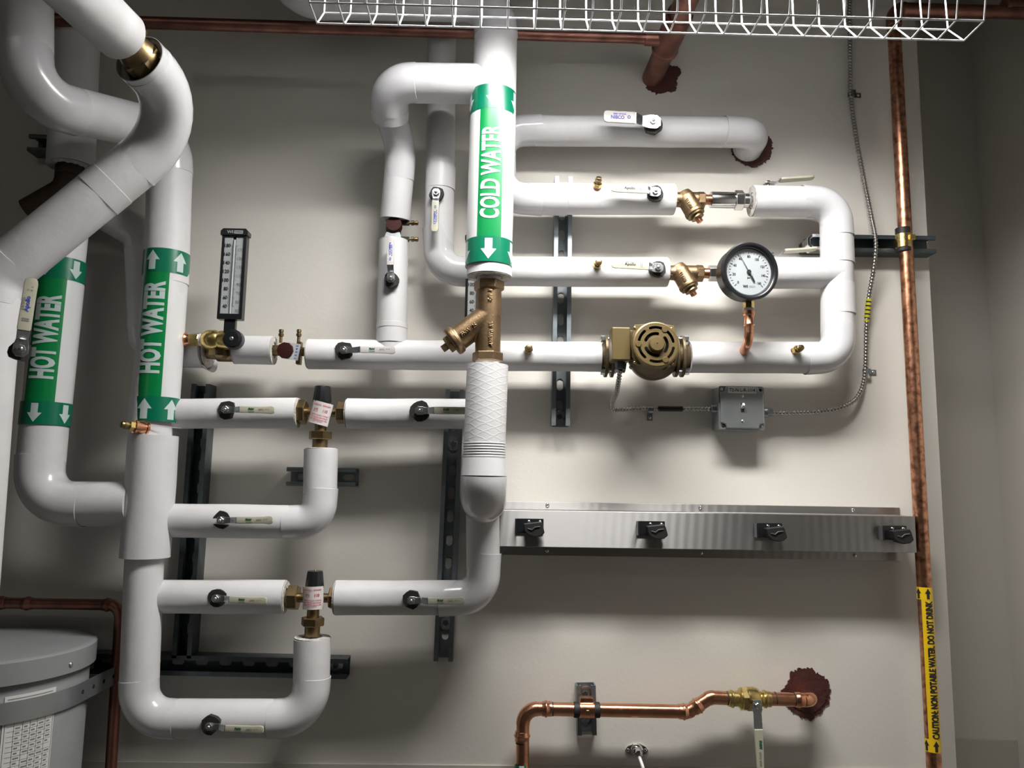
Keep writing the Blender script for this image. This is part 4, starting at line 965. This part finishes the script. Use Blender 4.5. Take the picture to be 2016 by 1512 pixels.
mo = MB(); mo.lathe(mf, [(46*s, -.075), (44*s, -.06), (42*s, -.05), (42*s, -.024)], 56); mo.build('motor_body', M['pump'], pu, 40)
# volute bulging at the bottom
mvl = front(P(1285, 700, 0.085))
MB().lathe(mvl, [(40*s, -.03), (52*s, -.012), (54*s, .012), (50*s, .03), (44*s, .042), (40*s, .06)], 56).build('pump_casing', M['pump_dark'], pu, 40)
for x_, y_ in ((-48, -28), (27, -30)):
    MB().lathe(front(mvl @ V((x_*s, y_*s, .036))), [(5*s, -.02), (5*s, .002), (3*s, .003), (2.6*s, 0), (.2*s, 0)], 20).build('casing_lug', M['pump_dark'], pu)
# terminal box
mb_ = front(P(1220, 680, 0.16)); bx = MB().box(mb_, -19*s, 19*s, -34*s, 34*s, -.022, .022); bx.build('terminal_box', M['pump'], pu, 30, bevel=.0035)
MB().box(mb_, 19*s, 32*s, -30*s, 30*s, -.03, .006).build('box_neck', M['pump_dark'], pu, 0, bevel=.001)
MB().cyl(fr(P(1221, 720, .16), (1, 0, 0), (0, 0, 1)), .011, -8*s, 8*s, 12).build('cable_connector', M['strut_dark'], pu)
MB().box(front(P(1213, 731, .172)), -3*s, 3*s, -3*s, 3*s, 0, .004).build('connector_screw', M['steel'], pu)
# flanges
for sx, xf in ((-1, 1192), (1, 1342)):
    of = P(xf, 702, dP); mfl = fr(of, (0, 0, 1), (1, 0, 0)); t = 6*s
    def oval(rx_, ry_): return ell(40, rx_, ry_)
    for q0, mtn in ((0, 'pump_dark'), (-sx*2.2*t, 'pump_dark')):
        pts = []
        for k in range(48):
            a = 2*PI*k/48; pts.append((44*s*math.copysign(abs(math.cos(a))**.8, math.cos(a)), 32*s*math.copysign(abs(math.sin(a))**1.0, math.sin(a))))
        MB().prism(mfl, pts, min(q0-t/2, q0+t/2), max(q0-t/2, q0+t/2)).build('flange', M[mtn], pu, 30, bevel=.001)
    MB().lathe(fr(of, (0, 0, 1), (sx, 0, 0)), [(30*s, 3*s), (26*s, 8*s), (24*s, 15*s), (18*s, 18*s)], 32).build('flange_hub', M['pump_dark'], pu, 30)
    MB().lathe(fr(of, (0, 0, 1), (-sx, 0, 0)), [(27*s, 2*s), (30*s, 24*s), (34*s, 40*s)], 32).build('flange_neck', M['pump_dark'], pu, 30)
    for zz_ in (36*s, -34*s):
        bt = MB(); mm_ = fr(of+V((0, -.012, zz_)), (0, 0, 1), (sx, 0, 0)); bt.hexa(mm_, 7*s, 3*s, 12*s); bt.cyl(mm_, 4*s, -20*s, 3*s, 12); bt.build('flange_bolt', M['steel'], pu, 20)

# ------------------------------------------------------------------ armoured cables
def cable(pts, label, d_r=0.0045, ends=None, sm_bends=.02):
    P3 = [V(p) for p in pts]
    # Catmull-Rom
    out = []
    Q = [P3[0]*2-P3[1]] + P3 + [P3[-1]*2-P3[-2]]
    for i in range(1, len(Q)-2):
        a, b, c, e = Q[i-1], Q[i], Q[i+1], Q[i+2]; n = max(2, int((c-b).length/.0011))
        for k in range(n):
            t = k/n; out.append(.5*((2*b)+(c-a)*t+(2*a-5*b+4*c-e)*t*t+(3*b-3*c+e-a)*t**3))
    out.append(P3[-1])
    mb = MB().sweep(out, d_r, 12, fn=lambda L, a, c: .0011*math.sin(2*PI*L/.0078 + a))
    return mb
c1 = thing('armoured_cable', 'spiral armoured cable running down the right side into the switch box', 'cable', P(1700, 400, .02))
cable([P(1672, -60, .012), P(1673, 90, .012), P(1675, 185, .010), P(1684, 260, .012), P(1700, 350, .016), P(1716, 430, .03), P(1724, 480, .052), P(1720, 530, .045), P(1710, 590, .03), P(1706, 650, .02), P(1703, 733, .010), P(1692, 775, .02), P(1668, 797, .03), P(1630, 808, .035), P(1570, 812, .035), P(1510, 813, .033)], '').build('cable_armour', M['cable'], c1, 80)
for k in range(6):
    q0, q1 = P(1711-k*.9, 588+k*8, .031-.0018*k), P(1710.2-k*.9, 593+k*8, .030-.0018*k); MB().sweep([q0, q1], .0062, 14).build('yellow_band', M['yellow_tape'], c1)
q0, q1 = P(1710.6, 589, .031), P(1706.5, 630, .0215); MB().sweep([q0, q1], .0058, 14).build('printed_sleeve', M['ink'], c1)
c2 = thing('armoured_cable', 'short armoured cable from the pump terminal box to the switch box', 'cable', P(1300, 803, .03))
cable([P(1221, 728, .16), P(1218, 750, .14), P(1213, 775, .10), P(1204, 793, .06), P(1207, 806, .035), P(1228, 806, .022), P(1279, 804, .012), P(1340, 805, .018), P(1406, 805, .033)], '').build('cable_armour', M['cable'], c2, 80)
MB().sweep([P(1297, 804.5, .0145), P(1320, 804.8, .0165), P(1344, 805, .019)], .0062, 14).build('black_tape', M['black_rub'], c2)
def clip(px, py, label, horiz=True, dark=False):
    o = P(px, py, .0); o.y = 0; m = front(o); root = thing('cable_clip', label, 'clip', o, 'one hole cable clips'); mt = M['strut_dark' if dark else 'strut']
    if horiz: m = m @ Matrix.Rotation(-PI/2, 4, 'Z')
    st_ = MB(); n = 10; vs = []; W = .006
    pr = [(.024, .0008), (.008, .0008)] + [(.0075*math.cos(PI*k/n), .008+.0085*math.sin(PI*k/n)) for k in range(n+1)] + [(-.0075, .001)]
    for x, z in pr: vs += [m @ V((x, -W, z)), m @ V((x, W, z)), m @ V((x, W, z+.0014)), m @ V((x, -W, z+.0014))]
    fs = []
    for i in range(len(pr)-1):
        for j in range(4): fs.append((i*4+j, i*4+(j+1) % 4, i*4+4+(j+1) % 4, i*4+4+j))
    fs.append((0, 1, 2, 3)); e = (len(pr)-1)*4; fs.append((e, e+1, e+2, e+3))
    st_.add(vs, fs).build('strap', mt, root, 30)
    MB().dome(m @ Matrix.Translation((.017, 0, .0022)), .0035, 0, .002, 12).build('screw', M['steel'], root)
clip(1279, 808, 'cable clip under the short pump cable', True)
clip(1704, 733, 'cable clip beside the lower bend of the right cable', False)
clip(1675, 188, 'dark cable clip high on the right cable', False, True)

# ------------------------------------------------------------------ switch box
o = P(1460, 803, .055); s = rp(1, 1460, 803, .055); jb_ = thing('switch_box', 'square galvanized switch box with toggle and T2-N-L-R-1/14 label', 'box', V((o.x, 0, o.z)))
mj = front(o); W = 45.5*s; H = 43*s
MB().box(mj, -W, W, -H, H, -.0545, -.002).build('box_body', M['boxgrey'], jb_, 30, bevel=.003)
tx = 2.6*s
MB().plate(mj, rrect(-W*1.0, W*1.0, -H, H, .006), [rrect(-tx, tx, -7*s, 7*s, .001)], -.002, .0).build('cover_flange', M['boxgrey'], jb_, 0, bevel=.0006)
cv = [(-W+14*s, H-2*s), (-W+12*s, H-10*s), (-W+3*s, H-13*s), (-W+3*s, -H+13*s), (-W+12*s, -H+10*s), (-W+14*s, -H+2*s), (W-14*s, -H+2*s), (W-12*s, -H+10*s), (W-3*s, -H+13*s), (W-3*s, H-13*s), (W-12*s, H-10*s), (W-14*s, H-2*s)]
cv_ = MB().plate(mj, cv[::-1], [], .0, .006).build('cover', M['boxgrey'], jb_, 0, bevel=.002)
for x_, y_ in ((-W+7*s, H-7*s), (W-7*s, H-7*s), (-W+8*s, -H+7*s), (W-7*s, -H+7*s)):
    MB().dome(front(mj @ V((x_, y_, 0))), 3.0*s, 0, .002, 14).build('corner_screw', M['steel'] if x_ < 0 < y_ or (x_ > 0 > y_) else M['void'], jb_)
for y_ in (23*s, -27*s): MB().dome(front(mj @ V((0, y_, .006))), 3.2*s, 0, .0018, 14).build('cover_screw', M['steel'], jb_)
MB().box(mj, -tx*1.3, tx*1.3, -9*s, 9*s, .005, .0064).build('toggle_frame', M['void'], jb_)
mtg = fr(mj @ V((0, 0, .004)), (1, 0, 0), (0, -1, .55)); MB().box(mtg, -2.3*s, 2.3*s, -3*s, 3*s, 0, .014).build('toggle', M['toggle'], jb_, 30, bevel=.001)
lb = MB().box(mj, -28*s, 28*s, H-14.5*s, H-2.5*s, .006, .0066).build('paper_label', M['tanklabel'], jb_)
text('T2-N-L-R-1/14', 51*s, 7*s, lambda x, y: mj @ V((x, y+H-8.5*s, .0069)), .015).build('lettering', M['ink'], lb, 0)
for sx in (-1, 1):
    mc = fr(P(1460+sx*46, 808+sx*3, .033), (0, 0, 1), (sx, 0, 0)); MB().lathe(mc, [(.011, -.004), (.0125, .001), (.0125, .004), (.009, .005), (.009, .016), (.0075, .017)], 12).build('cable_connector', M['strut'], jb_, 30)

# ------------------------------------------------------------------ utility rack
tl, tr = P(990, 986, 0.0), P(1770, 999, 0.0); rk = thing('mop_rack', 'long stainless utility rack with four black tool holders', 'rack', V(((tl.x+tr.x)/2, 0, P(1380, 1043, 0).z)))
zr = P(1380, 1043, 0).z; x0, x1 = P(1008, 1040, 0).x - .028, tr.x; dR = .082
ztop, zbot = P(1380, 993, 0).z, P(1380, 1098, 0).z; fz1, fz0 = P(1380, 1010, dR).z, P(1380, 1082, dR).z
prof = [(0.001, ztop), (.003, ztop), (.004, fz1+.008), (dR, fz1), (dR, fz0), (.004, fz0-.002), (.003, zbot), (0.001, zbot)]
fl_ = MB(); vs = []
MB().box(m0, x0, x1, -.003, -.0005, fz1-.004, ztop).build('wall_flange', M['rack'], rk, 0, bevel=.0005)
MB().box(m0, x0, x1, -.003, -.0005, zbot, fz0+.004).build('wall_flange', M['rack'], rk, 0, bevel=.0005)
xe0, xe1 = x0, P(1803, 1050, dR).x
bx = MB(); bx.box(m0, xe0, xe1, -dR, -dR+.002, fz0, fz1); bx.box(m0, xe0, xe1, -dR+.002, -.003, fz1-.002, fz1); bx.box(m0, xe0, xe1, -dR+.002, -.003, fz0, fz0+.002); bx.box(m0, xe0, xe0+.002, -dR+.002, -.003, fz0+.002, fz1-.002)
bx.build('hanger_rail', M['rack'], rk, 0, bevel=.0014)
for px_ in (1077, 1379, 1680):
    for z_ in ((ztop+fz1)/2+.001, (zbot+fz0)/2-.002):
        c_ = P(px_, 1043, 0); MB().dome(front((c_.x, -.003, z_)), .0045, 0, .003, 14).build('rivet', M['chrome'], rk)
for px_, py_ in ((1042, 1036), (1281, 1041), (1512, 1045), (1757, 1050)):
    o = P(px_, py_, dR+.002); o.y = -dR; mh = front(o); s = rp(1, px_, py_, dR); i_ = 1 if px_ > 1300 else 0
    h = thing('tool_holder', {1042: 'leftmost black rubber tool holder riveted on the stainless rack', 1281: 'black tool holder second from left on the stainless rack', 1512: 'black tool holder third from left on the stainless rack', 1757: 'rightmost black tool holder near the copper riser on the rack'}[px_], 'holder', o, 'black tool holders on the rack')
    MB().box(mh, -28*s, 28*s, -13*s, 15*s, 0.0002, .004).build('bracket', M['black'], h, 0, bevel=.001)
    MB().box(mh, -28*s, -25*s, -13*s, 15*s, .004, .022).build('bracket_side', M['black'], h, 0, bevel=.001)
    cam_ = [(-12*s, 6*s), (-10*s, -8*s), (-2*s, -16*s), (10*s, -19*s), (22*s, -17*s), (29*s, -11*s), (25*s, 4*s), (22*s, 10*s)]
    MB().prism(mh, cam_[::-1], .010, .030).build('rubber_cam', M['black_rub'], h, 30, bevel=.002)
    MB().cyl(mh @ Matrix.Translation((8*s, 2*s, 0)), 5*s, .003, .012, 16).build('pivot', M['black'], h)
    for x_ in (-1, 21): MB().dome(front(mh @ V((x_*s, 9*s, .004))), 3.6*s, 0, .0035, 16).build('rivet', M['chrome'], h)
    w_ = MB(); w_.sweep([mh @ V((-4*s, -3*s, .031)), mh @ V((4*s, -5*s, .032)), mh @ V((10*s, 0, .032)), mh @ V((20*s, 1*s, .031))], .0009, 6); w_.build('spring', M['boxgrey'], h)

# ------------------------------------------------------------------ copper lines
def press_ring(mb, m, r, z, w=.006): mb.lathe(m, [(r, z-w*.6), (r*1.07, z-w*.5), (r*1.07, z-w*.25), (r*1.2, z-w*.12), (r*1.22, z), (r*1.2, z+w*.12), (r*1.07, z+w*.25), (r*1.07, z+w*.9), (r, z+w)], 28)
# top line
rt_ = rp(11.5, 700, 55, .10); dT = .155
ct = thing('copper_pipe', 'dark copper line running across the wall top behind everything, with a tee', 'pipe', P(700, 55, dT))
ta_, tb_ = P(-60, 34, dT), P(1322, 76, dT)
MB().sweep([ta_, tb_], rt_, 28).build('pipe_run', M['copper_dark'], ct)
jt = P(1318, 76, dT); rj = rp(25, 1318, 80, dT)
wl = V((jt.x-.008, 0, P(1303, 155, 0).z)); upd = (jt-wl).normalized()
tm = MB(); tm.sweep([jt-upd*.04, jt+upd*.085], rj, 32); tm.lathe(fr(jt-upd*.042, perp(upd), upd), [(rj, 0), (rj*1.08, .002), (rj*1.08, .008), (rj, .010)], 32)
tm.sweep([jt, jt+V((-.055, 0, 0))], rt_*1.25, 28); tm.build('tee_fitting', M['copper_dark'], ct, 40)
MB().sweep([wl+V((0, .01, 0)), jt+upd*.35], rj*.86, 32).build('branch_pipe', M['copper_dark'], ct)
# right riser
rr1 = rp(13.2, 1790, 700, .065); dr = .065
cr = thing('copper_pipe', 'long speckled copper riser with yellow CAUTION non potable water marker', 'pipe', P(1838, 1500, dr))
Rtop = P(1758, 18, dr); R_top = Rtop; Rbot = P(1845, 1620, dr); Rbot = Rbot + (Rbot-Rtop)*((Rbot.z-.002)/(Rtop.z-Rbot.z)); R2 = P(2080, 8, dr); R2.z = Rtop.z
for kk, q_ in sections([Rbot, Rtop, R2], [rr1*1.8]):
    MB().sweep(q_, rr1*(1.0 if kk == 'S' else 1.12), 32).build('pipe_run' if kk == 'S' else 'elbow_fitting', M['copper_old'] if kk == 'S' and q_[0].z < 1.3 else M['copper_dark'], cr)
axr = (Rtop-Rbot).normalized(); e_ = MB()
mE = fr(P(1760, 48, dr), perp(axr), axr); e_.lathe(mE, [(rr1, -.006), (rr1*1.13, -.004), (rr1*1.13, .012), (rr1, .014)], 32); e_.build('coupling', M['copper_dark'], cr); e_ = MB()
mE = fr(P(1979, 12, dr), perp(V((1, 0, 0))), V((1, 0, 0))); e_.lathe(mE, [(rr1, -.006), (rr1*1.3, -.004), (rr1*1.3, .004), (rr1*1.1, .005), (rr1*1.1, .08)], 32)
e_.build('coupling', M['copper_dark'], cr)
f_A, f_B = P(1819.6, 1155, dr), P(1837.2, 1478, dr)
fY = cyl_map(f_A, f_B, rr1); Lm = (f_B-f_A).length
ym = patch(fY, -0.46, 1.5, .0, Lm, rr1+.0008, 14).build('pipe_marker', M['yellow'], cr, 60)
for v0 in (0, Lm-.026): patch(fY, -1.6, 1.6, v0, v0+.026, rr1+.0010, 20).build('arrow_band', M['yellow'], ym, 60)
for v0 in (.013, Lm-.013):
    for th in (-.8, .42): arrow_mb(fY, th, v0, rr1+.0014, .022, .0125, -1).build('arrow', M['ink'], ym, 60)
tl2 = Lm*.86; text('CAUTION: NON POTABLE WATER. DO NOT DRINK', tl2*.97, .0148, lambda x, y: fY(.50-y/rr1, Lm*.5-x, rr1+.0014), .045, cuts=6).build('lettering', M['ink'], ym, 60)
# clamp on riser
o = P(1779, 475, dr); k_ = thing('pipe_clamp', 'brass coloured clamp with black cushion on the right copper riser', 'clamp', o)
mK = fr(o, (1, 0, 0), axr); MB().lathe(mK, [(rr1*1.02, -.026), (rr1*1.12, -.025), (rr1*1.12, .03), (rr1*1.02, .031)], 32).build('rubber_cushion', M['black_rub'], k_)
MB().lathe(mK, [(rr1*1.1, -.017), (rr1*1.2, -.016), (rr1*1.2, .015), (rr1*1.1, .016)], 32).build('clamp_band', M['brass'], k_)
MB().box(front(o+V((rr1*.6, -rr1*1.15, .004))), -.005, .008, -.006, .006, -.006, .004).build('clamp_screw', M['brass'], k_, 0, bevel=.001)
MB().box(front(o), -.012, .012, -.009, .009, -(dr-.041)+.0, -rr1*.9).build('clamp_foot', M['brass_dark'], k_)
# lower copper line
dL = .055; rl = rp(13, 1250, 1398, dL)
cl = thing('copper_pipe', 'bright copper line with elbow at bottom centre, offset and wall elbow', 'pipe', P(1200, 1398, dL))
pts = [V((P(1026, 1600, dL).x, -dL, .002)), P(1030, 1395, dL), P(1355, 1401, dL), P(1398, 1373, dL), P(1440, 1375, dL)]
for kk, q_ in sections(pts, [rl*2.2, rl*1.6, rl*1.6], 10):
    MB().sweep(q_, rl*(1.0 if kk == 'S' else 1.06), 32).build('pipe_run' if kk == 'S' else 'elbow_fitting', M['copper'], cl)
for a, dd in ((P(1074, 1395.6, dL), (1, 0, 0)), (P(1028, 1447, dL), (0, 0, -1)), (P(1347, 1401, dL), (-1, 0, 0)), (P(1374, 1389, dL), (-.7, 0, -.45))): MB().lathe(fr(a, perp(V(dd)), V(dd)), [(rl, -.008), (rl*1.1, -.006), (rl*1.1, -.002), (rl*1.25, 0), (rl*1.25, .002), (rl*1.1, .004), (rl*1.1, .012), (rl, .0125)], 32).build('press_ring', M['copper'], cl, 50)
for a, dd in ((P(1087, 1396, dL), (1, 0, 0)), (P(1337, 1401, dL), (1, 0, 0)), (P(1028, 1463, dL), (0, 0, 1)), (P(1430, 1374.5, dL), (1, 0, 0)), (P(1525, 1376, dL), (1, 0, 0)), (P(1562, 1377, dL), (1, 0, 0))): MB().lathe(fr(a, perp(V(dd)), V(dd)), [(rl*1.012, 0), (rl*1.012, .0022)], 28, caps=False).build('pen_mark', M['ink'], cl)
wx = P(1600, 1378, dL)
for kk, q_ in sections([P(1512, 1376, dL), wx, V((wx.x, .01, wx.z))], [rl*1.35], 10):
    MB().sweep(q_, rl*(1.0 if kk == 'S' else 1.08), 32).build('pipe_run' if kk == 'S' else 'elbow_fitting', M['copper'], cl)
p2 = MB(); p2.lathe(fr(P(1576, 1377.5, dL), (0, 0, 1), (1, 0, 0)), [(rl, -.012), (rl*1.1, -.010), (rl*1.1, -.006), (rl*1.18, -.004), (rl*1.1, -.001), (rl*1.1, .006), (rl, .008)], 32); p2.build('press_ring', M['copper'], cl, 50)
gm = cyl_map(P(1027, 1503, dL), P(1026, 1600, dL), rl); patch(gm, -1.6, 1.6, 0, .09, rl+.0008, 24).build('pipe_marker', M['green_band'], cl, 60)
patch(gm, -.35, .35, 0, .02, rl+.0012, 8).build('arrow', M['film_white'], cl, 60)
o = P(1155, 1397.5, dL); k2 = thing('pipe_clamp', 'copper coloured clamp with black cushion on the lower copper line', 'clamp', o)
mK = fr(o, (0, 0, 1), (1, 0, 0)); MB().lathe(mK, [(rl*1.02, -.028), (rl*1.14, -.027), (rl*1.14, .027), (rl*1.02, .028)], 32).build('rubber_cushion', M['black_rub'], k2)
MB().lathe(mK, [(rl*1.12, -.016), (rl*1.22, -.015), (rl*1.22, .015), (rl*1.12, .016)], 32).build('clamp_band', M['copper'], k2)
MB().hexa(front(o+V((0, -rl*1.18, .0))), .005, 0, .004).build('clamp_screw', M['brass_dark'], k2, 20)
MB().box(front(o+V((0, 0, rl*1.1))), -.014, .014, -.002, .010, -.014, .006).build('clamp_ear', M['copper_old'], k2, 0, bevel=.001)
MB().box(front(o), -.012, .012, -.009, .009, -(dL-.030), -rl*.9).build('clamp_foot', M['brass_dark'], k2)
# brass valve on it
o = P(1478, 1376, dL); s = rp(1, 1478, 1376, dL); vb = thing('ball_valve', 'yellow brass press ball valve with lever hanging down beside the torn firestop', 'valve', o)
mX = fr(o, (0, 0, 1), (1, 0, 0))
MB().lathe(mX, [(13.5*s, -46*s), (15*s, -45*s), (15*s, -41*s), (17*s, -39*s), (17*s, -36*s), (14.5*s, -34*s), (14.5*s, -26*s), (19*s, -22*s), (19*s, -20*s), (16*s, -18*s), (18*s, -14*s), (22.5*s, -8*s), (22.5*s, 8*s), (20*s, 14*s), (15*s, 19*s), (14.5*s, 24*s), (17*s, 26*s), (17*s, 29*s), (15*s, 31*s), (15*s, 38*s), (13.5*s, 39*s)], 36).build('valve_body', M['brass'], vb, 30)
MB().hexa(mX, 24*s, -20*s, -8*s, .2).build('body_hex', M['brass'], vb, 20)
nv = P(1490, 1388, dL+.03); mv = fr(nv, (0.03, 0, -1), (0, -1, 0)); sv = s
MB().cyl(mv, 5*sv, -.03, .004, 14).build('stem', M['brass_dark'], vb)
MB().prism(mv, [(-10*sv, -8*sv), (-10*sv, 8*sv), (8*sv, 10*sv), (14*sv, 8*sv), (46*sv, 8.5*sv), (46*sv, -8.5*sv), (14*sv, -8*sv), (8*sv, -10*sv)][::-1], 0, .0025).build('lever_arm', M['steel'], vb, 30, bevel=.0006)
MB().hexa(mv, 5.5*sv, .0025, .008).build('nut', M['chrome'], vb, 20)
gr = MB().prism(mv, [(44*sv, -8.5*sv), (44*sv, 8.5*sv), (90*sv, 7.5*sv), (118*sv, 6.5*sv), (128*sv, 9*sv), (134*sv, 6*sv), (134*sv, -6*sv), (128*sv, -8*sv), (118*sv, -6.5*sv), (90*sv, -7.5*sv)][::-1], -.0015, .005).build('grip', M['cream'], vb, 30, bevel=.0012)
text('FNW', 16*sv, 6*sv, lambda x, y: mv @ V((72*sv+x, y+2*sv, .0054)), .05).build('lettering', M['ink_green'], gr, 0)
text('(W) 600', 26*sv, 5*sv, lambda x, y: mv @ V((98*sv+x, y+0*sv, .0054)), .02).build('lettering', M['ink_grey'], gr, 0)
# wall tap flange
o = P(1253, 1476, .0); o.y = 0; s = rp(1, 1253, 1476, 0); wf = thing('wall_bracket', 'small chrome wall bracket with a white rod at the bottom edge', 'bracket', o); mw = front(o)
MB().plate(mw, [(-23*s, 0), (-18*s, 7*s), (-6*s, 12*s), (6*s, 12*s), (18*s, 7*s), (23*s, 0), (18*s, -7*s), (6*s, -12*s), (-6*s, -12*s), (-18*s, -7*s)][::-1], [], .0003, .004).build('flange', M['chrome'], wf, 30, bevel=.001)
MB().lathe(mw, [(13*s, .003), (12*s, .006), (8*s, .010), (7*s, .03), (4*s, .032)], 28).build('boss', M['chrome'], wf)
for x_ in (-17, 17): MB().dome(front(mw @ V((x_*s, 0, .004))), 3.5*s, 0, .002, 14).build('screw', M['chrome'], wf)
MB().sweep([mw @ V((0, -2*s, .026)), mw @ V((4*s, -16*s, .05)), mw @ V((9*s, -90*s, .07))], .0035, 14).build('rod', M['toggle'], wf)
# left copper line
dl_ = .06; rl2 = rp(10.5, 100, 1190, dl_)
cb = thing('copper_pipe', 'dull brown copper line passing above the grey tank and turning down', 'pipe', P(120, 1190, dl_))
for kk, q_ in sections([P(-60, 1186, dl_), P(238, 1191, dl_), V((P(224, 1620, dl_).x+.004, -dl_, .002))], [rl2*2.2]):
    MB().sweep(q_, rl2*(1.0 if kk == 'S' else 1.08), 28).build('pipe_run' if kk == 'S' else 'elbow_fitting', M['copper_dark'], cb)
for a, dd in ((P(54, 1188, dl_), (1, 0, 0)), (P(212, 1190.5, dl_), (1, 0, 0)), (P(2, 1187, dl_), (1, 0, 0))): MB().lathe(fr(a, perp(V(dd)), V(dd)), [(rl2, -.010), (rl2*1.1, -.009), (rl2*1.1, -.004), (rl2*1.28, -.002), (rl2*1.28, .002), (rl2*1.1, .004), (rl2*1.1, .010), (rl2, .011)], 28).build('press_ring', M['copper_dark'], cb, 50)

# ------------------------------------------------------------------ grey tank
rT = .188; dTk = .205; phi = math.radians(36)
e_r = P(189, 1266, dTk-rT*math.sin(phi)); zT = P(0, 1268, dTk).z; cxT = e_r.x-rT*math.cos(phi); cT = V((cxT, -dTk, zT)); mT = Matrix.Translation(cT)
tk_ = thing('storage_tank', 'round grey plastic tank strapped to the wall at lower left', 'tank', V((cxT, -dTk, 0)))
hL = .042
MB().lathe(mT, [(.01, 0.003), (rT-.012, .0), (rT-.004, -.001), (rT, -.004), (rT, -hL), (rT-.004, -hL-.002)][::-1], 96).build('lid', M['tank'], tk_, 40)
MB().lathe(mT, [(rT-.01, -zT), (rT-.010, -hL-.010), (rT-.014, -hL-.004), (rT-.014, -hL)], 96).build('tank_body', M['tank'], tk_, 40)
sc_ = V((P(163, 1289, dTk).x-cxT, 0, -.022)); a_ = -math.acos(min(.99, sc_.x/rT)); dirn = V((math.cos(a_), math.sin(a_), 0))
MB().dome(fr(cT+dirn*rT+V((0, 0, -.027)), perp(dirn), dirn), .005, 0, .003, 14).build('lid_screw', M['steel'], tk_)
# strap
rS = rT-.006; zs0, zs1 = P(40, 1388, .35).z, P(40, 1432, .35).z
sp_ = []; a_end = math.radians(-2)
for k in range(30): a = math.radians(-170)+(a_end-math.radians(-170))*k/29; sp_.append((cxT+rS*math.cos(a), -dTk+rS*math.sin(a)))
tx_ = cxT+rS+.004; sp_ += [(tx_-.004, -.030), (tx_+.006, -.004)]
mb = MB(); vs = []
for i, (x, y) in enumerate(sp_):
    q0, q1 = sp_[max(0, i-1)], sp_[min(len(sp_)-1, i+1)]; t_ = V((q1[0]-q0[0], q1[1]-q0[1], 0)).normalized(); n_ = V((t_.y, -t_.x, 0))*.0016
    for oz in (0, 1): vs += [(x+n_.x*oz, y+n_.y*oz, zs0), (x+n_.x*oz, y+n_.y*oz, zs1)]
fs = []
for i in range(len(sp_)-1):
    a, b = 4*i, 4*i+4; fs += [(a+1, a, b, b+1), (a+2, a+3, b+3, b+2), (a+3, a+1, b+1, b+3), (a, a+2, b+2, b)]
fs += [(0, 1, 3, 2), (4*len(sp_)-4, 4*len(sp_)-2, 4*len(sp_)-1, 4*len(sp_)-3)]
str_ = mb.add(vs, fs).build('retaining_strap', M['strap'], None, 40)
tag(str_, 'bright galvanized steel strap wrapped round the grey tank', 'strap')
p_a, p_b = V((sp_[-3][0], sp_[-3][1], 0)), V((sp_[-2][0], sp_[-2][1], 0)); zc = (zs0+zs1)/2
for k in range(4):
    c_ = p_a.lerp(p_b, .10+.22*k); c_.z = zc; dx_ = (p_b-p_a).normalized(); nn = V((dx_.y, -dx_.x, 0)); nn = nn if nn.y < 0 else -nn
    MB().cyl(fr(c_+V((.0017, 0, 0)), V((0, 1, 0)), V((1, 0, 0))), .0042, -.001, .0004, 14).build('strap_hole', M['void'], str_)
# label on the tank
def tmap(a, z, off=.0012): return V((cxT+(rT-.010+off)*math.cos(a), -dTk+(rT-.010+off)*math.sin(a), z))
def ang_for(px, py):        # angle on the body seen at a pixel
    best = None
    for k in range(600):
        a = math.radians(-175+k*.3); p = tmap(a, zT-.1); v = p-cam_loc
        x = 1008+FPX*v.dot(rgt)/v.dot(fwd)
        if best is None or abs(x-px) < best[0]: best = (abs(x-px), a)
    return best[1]
la, lb_ = ang_for(6, 1400), ang_for(107, 1400); lz0 = zT-.062; lz1 = lz0-.24
mb = MB(); vs = []; n = 20
for z in (lz0, lz1):
    for k in range(n+1): vs.append(tmap(la+(lb_-la)*k/n, z))
lbl = mb.add(vs, [(k, k+1, n+2+k, n+1+k) for k in range(n)]).build('tank_label', M['tanklabel'], tk_, 60)
ln = MB()
def hline(a0, a1, z, t, mbb, off=.0016):
    N = 8; vs = []
    for zz_ in (z, z-t):
        for k in range(N+1): vs.append(tmap(a0+(a1-a0)*k/N, zz_, off))
    mbb.add(vs, [(k, k+1, N+2+k, N+1+k) for k in range(N)])
A = lambda f: la+(lb_-la)*f
tx1 = MB()
for k in range(5): hline(A(.05), A(.93-.12*(k % 2)), lz0-.005-.0048*k, .0016, tx1)
hline(A(.04), A(.97), lz0-.034, .0007, ln); hline(A(.04), A(.97), lz1+.004, .0007, ln)
for k in range(22): hline(A(.08), A(.94), lz0-.052-.0085*k, .0004, ln)
for f in (.04, .2, .36, .5, .64, .8, .97): 
    vs = [tmap(A(f), lz0-.034, .0016), tmap(A(f)+.003, lz0-.034, .0016), tmap(A(f)+.003, lz1+.004, .0016), tmap(A(f), lz1+.004, .0016)]; ln.add(vs, [(0, 1, 2, 3)])
for k in range(22):
    for f in (.23, .39, .53, .67, .83):
        if random.random() < .93: hline(A(f), A(f+random.uniform(.06, .11)), lz0-.055-.0085*k, .0026, tx1)
ln.build('table_rule', M['ink'], lbl, 0); tx1.build('small_print', M['ink_grey'], lbl, 0)['kind'] = 'stuff'
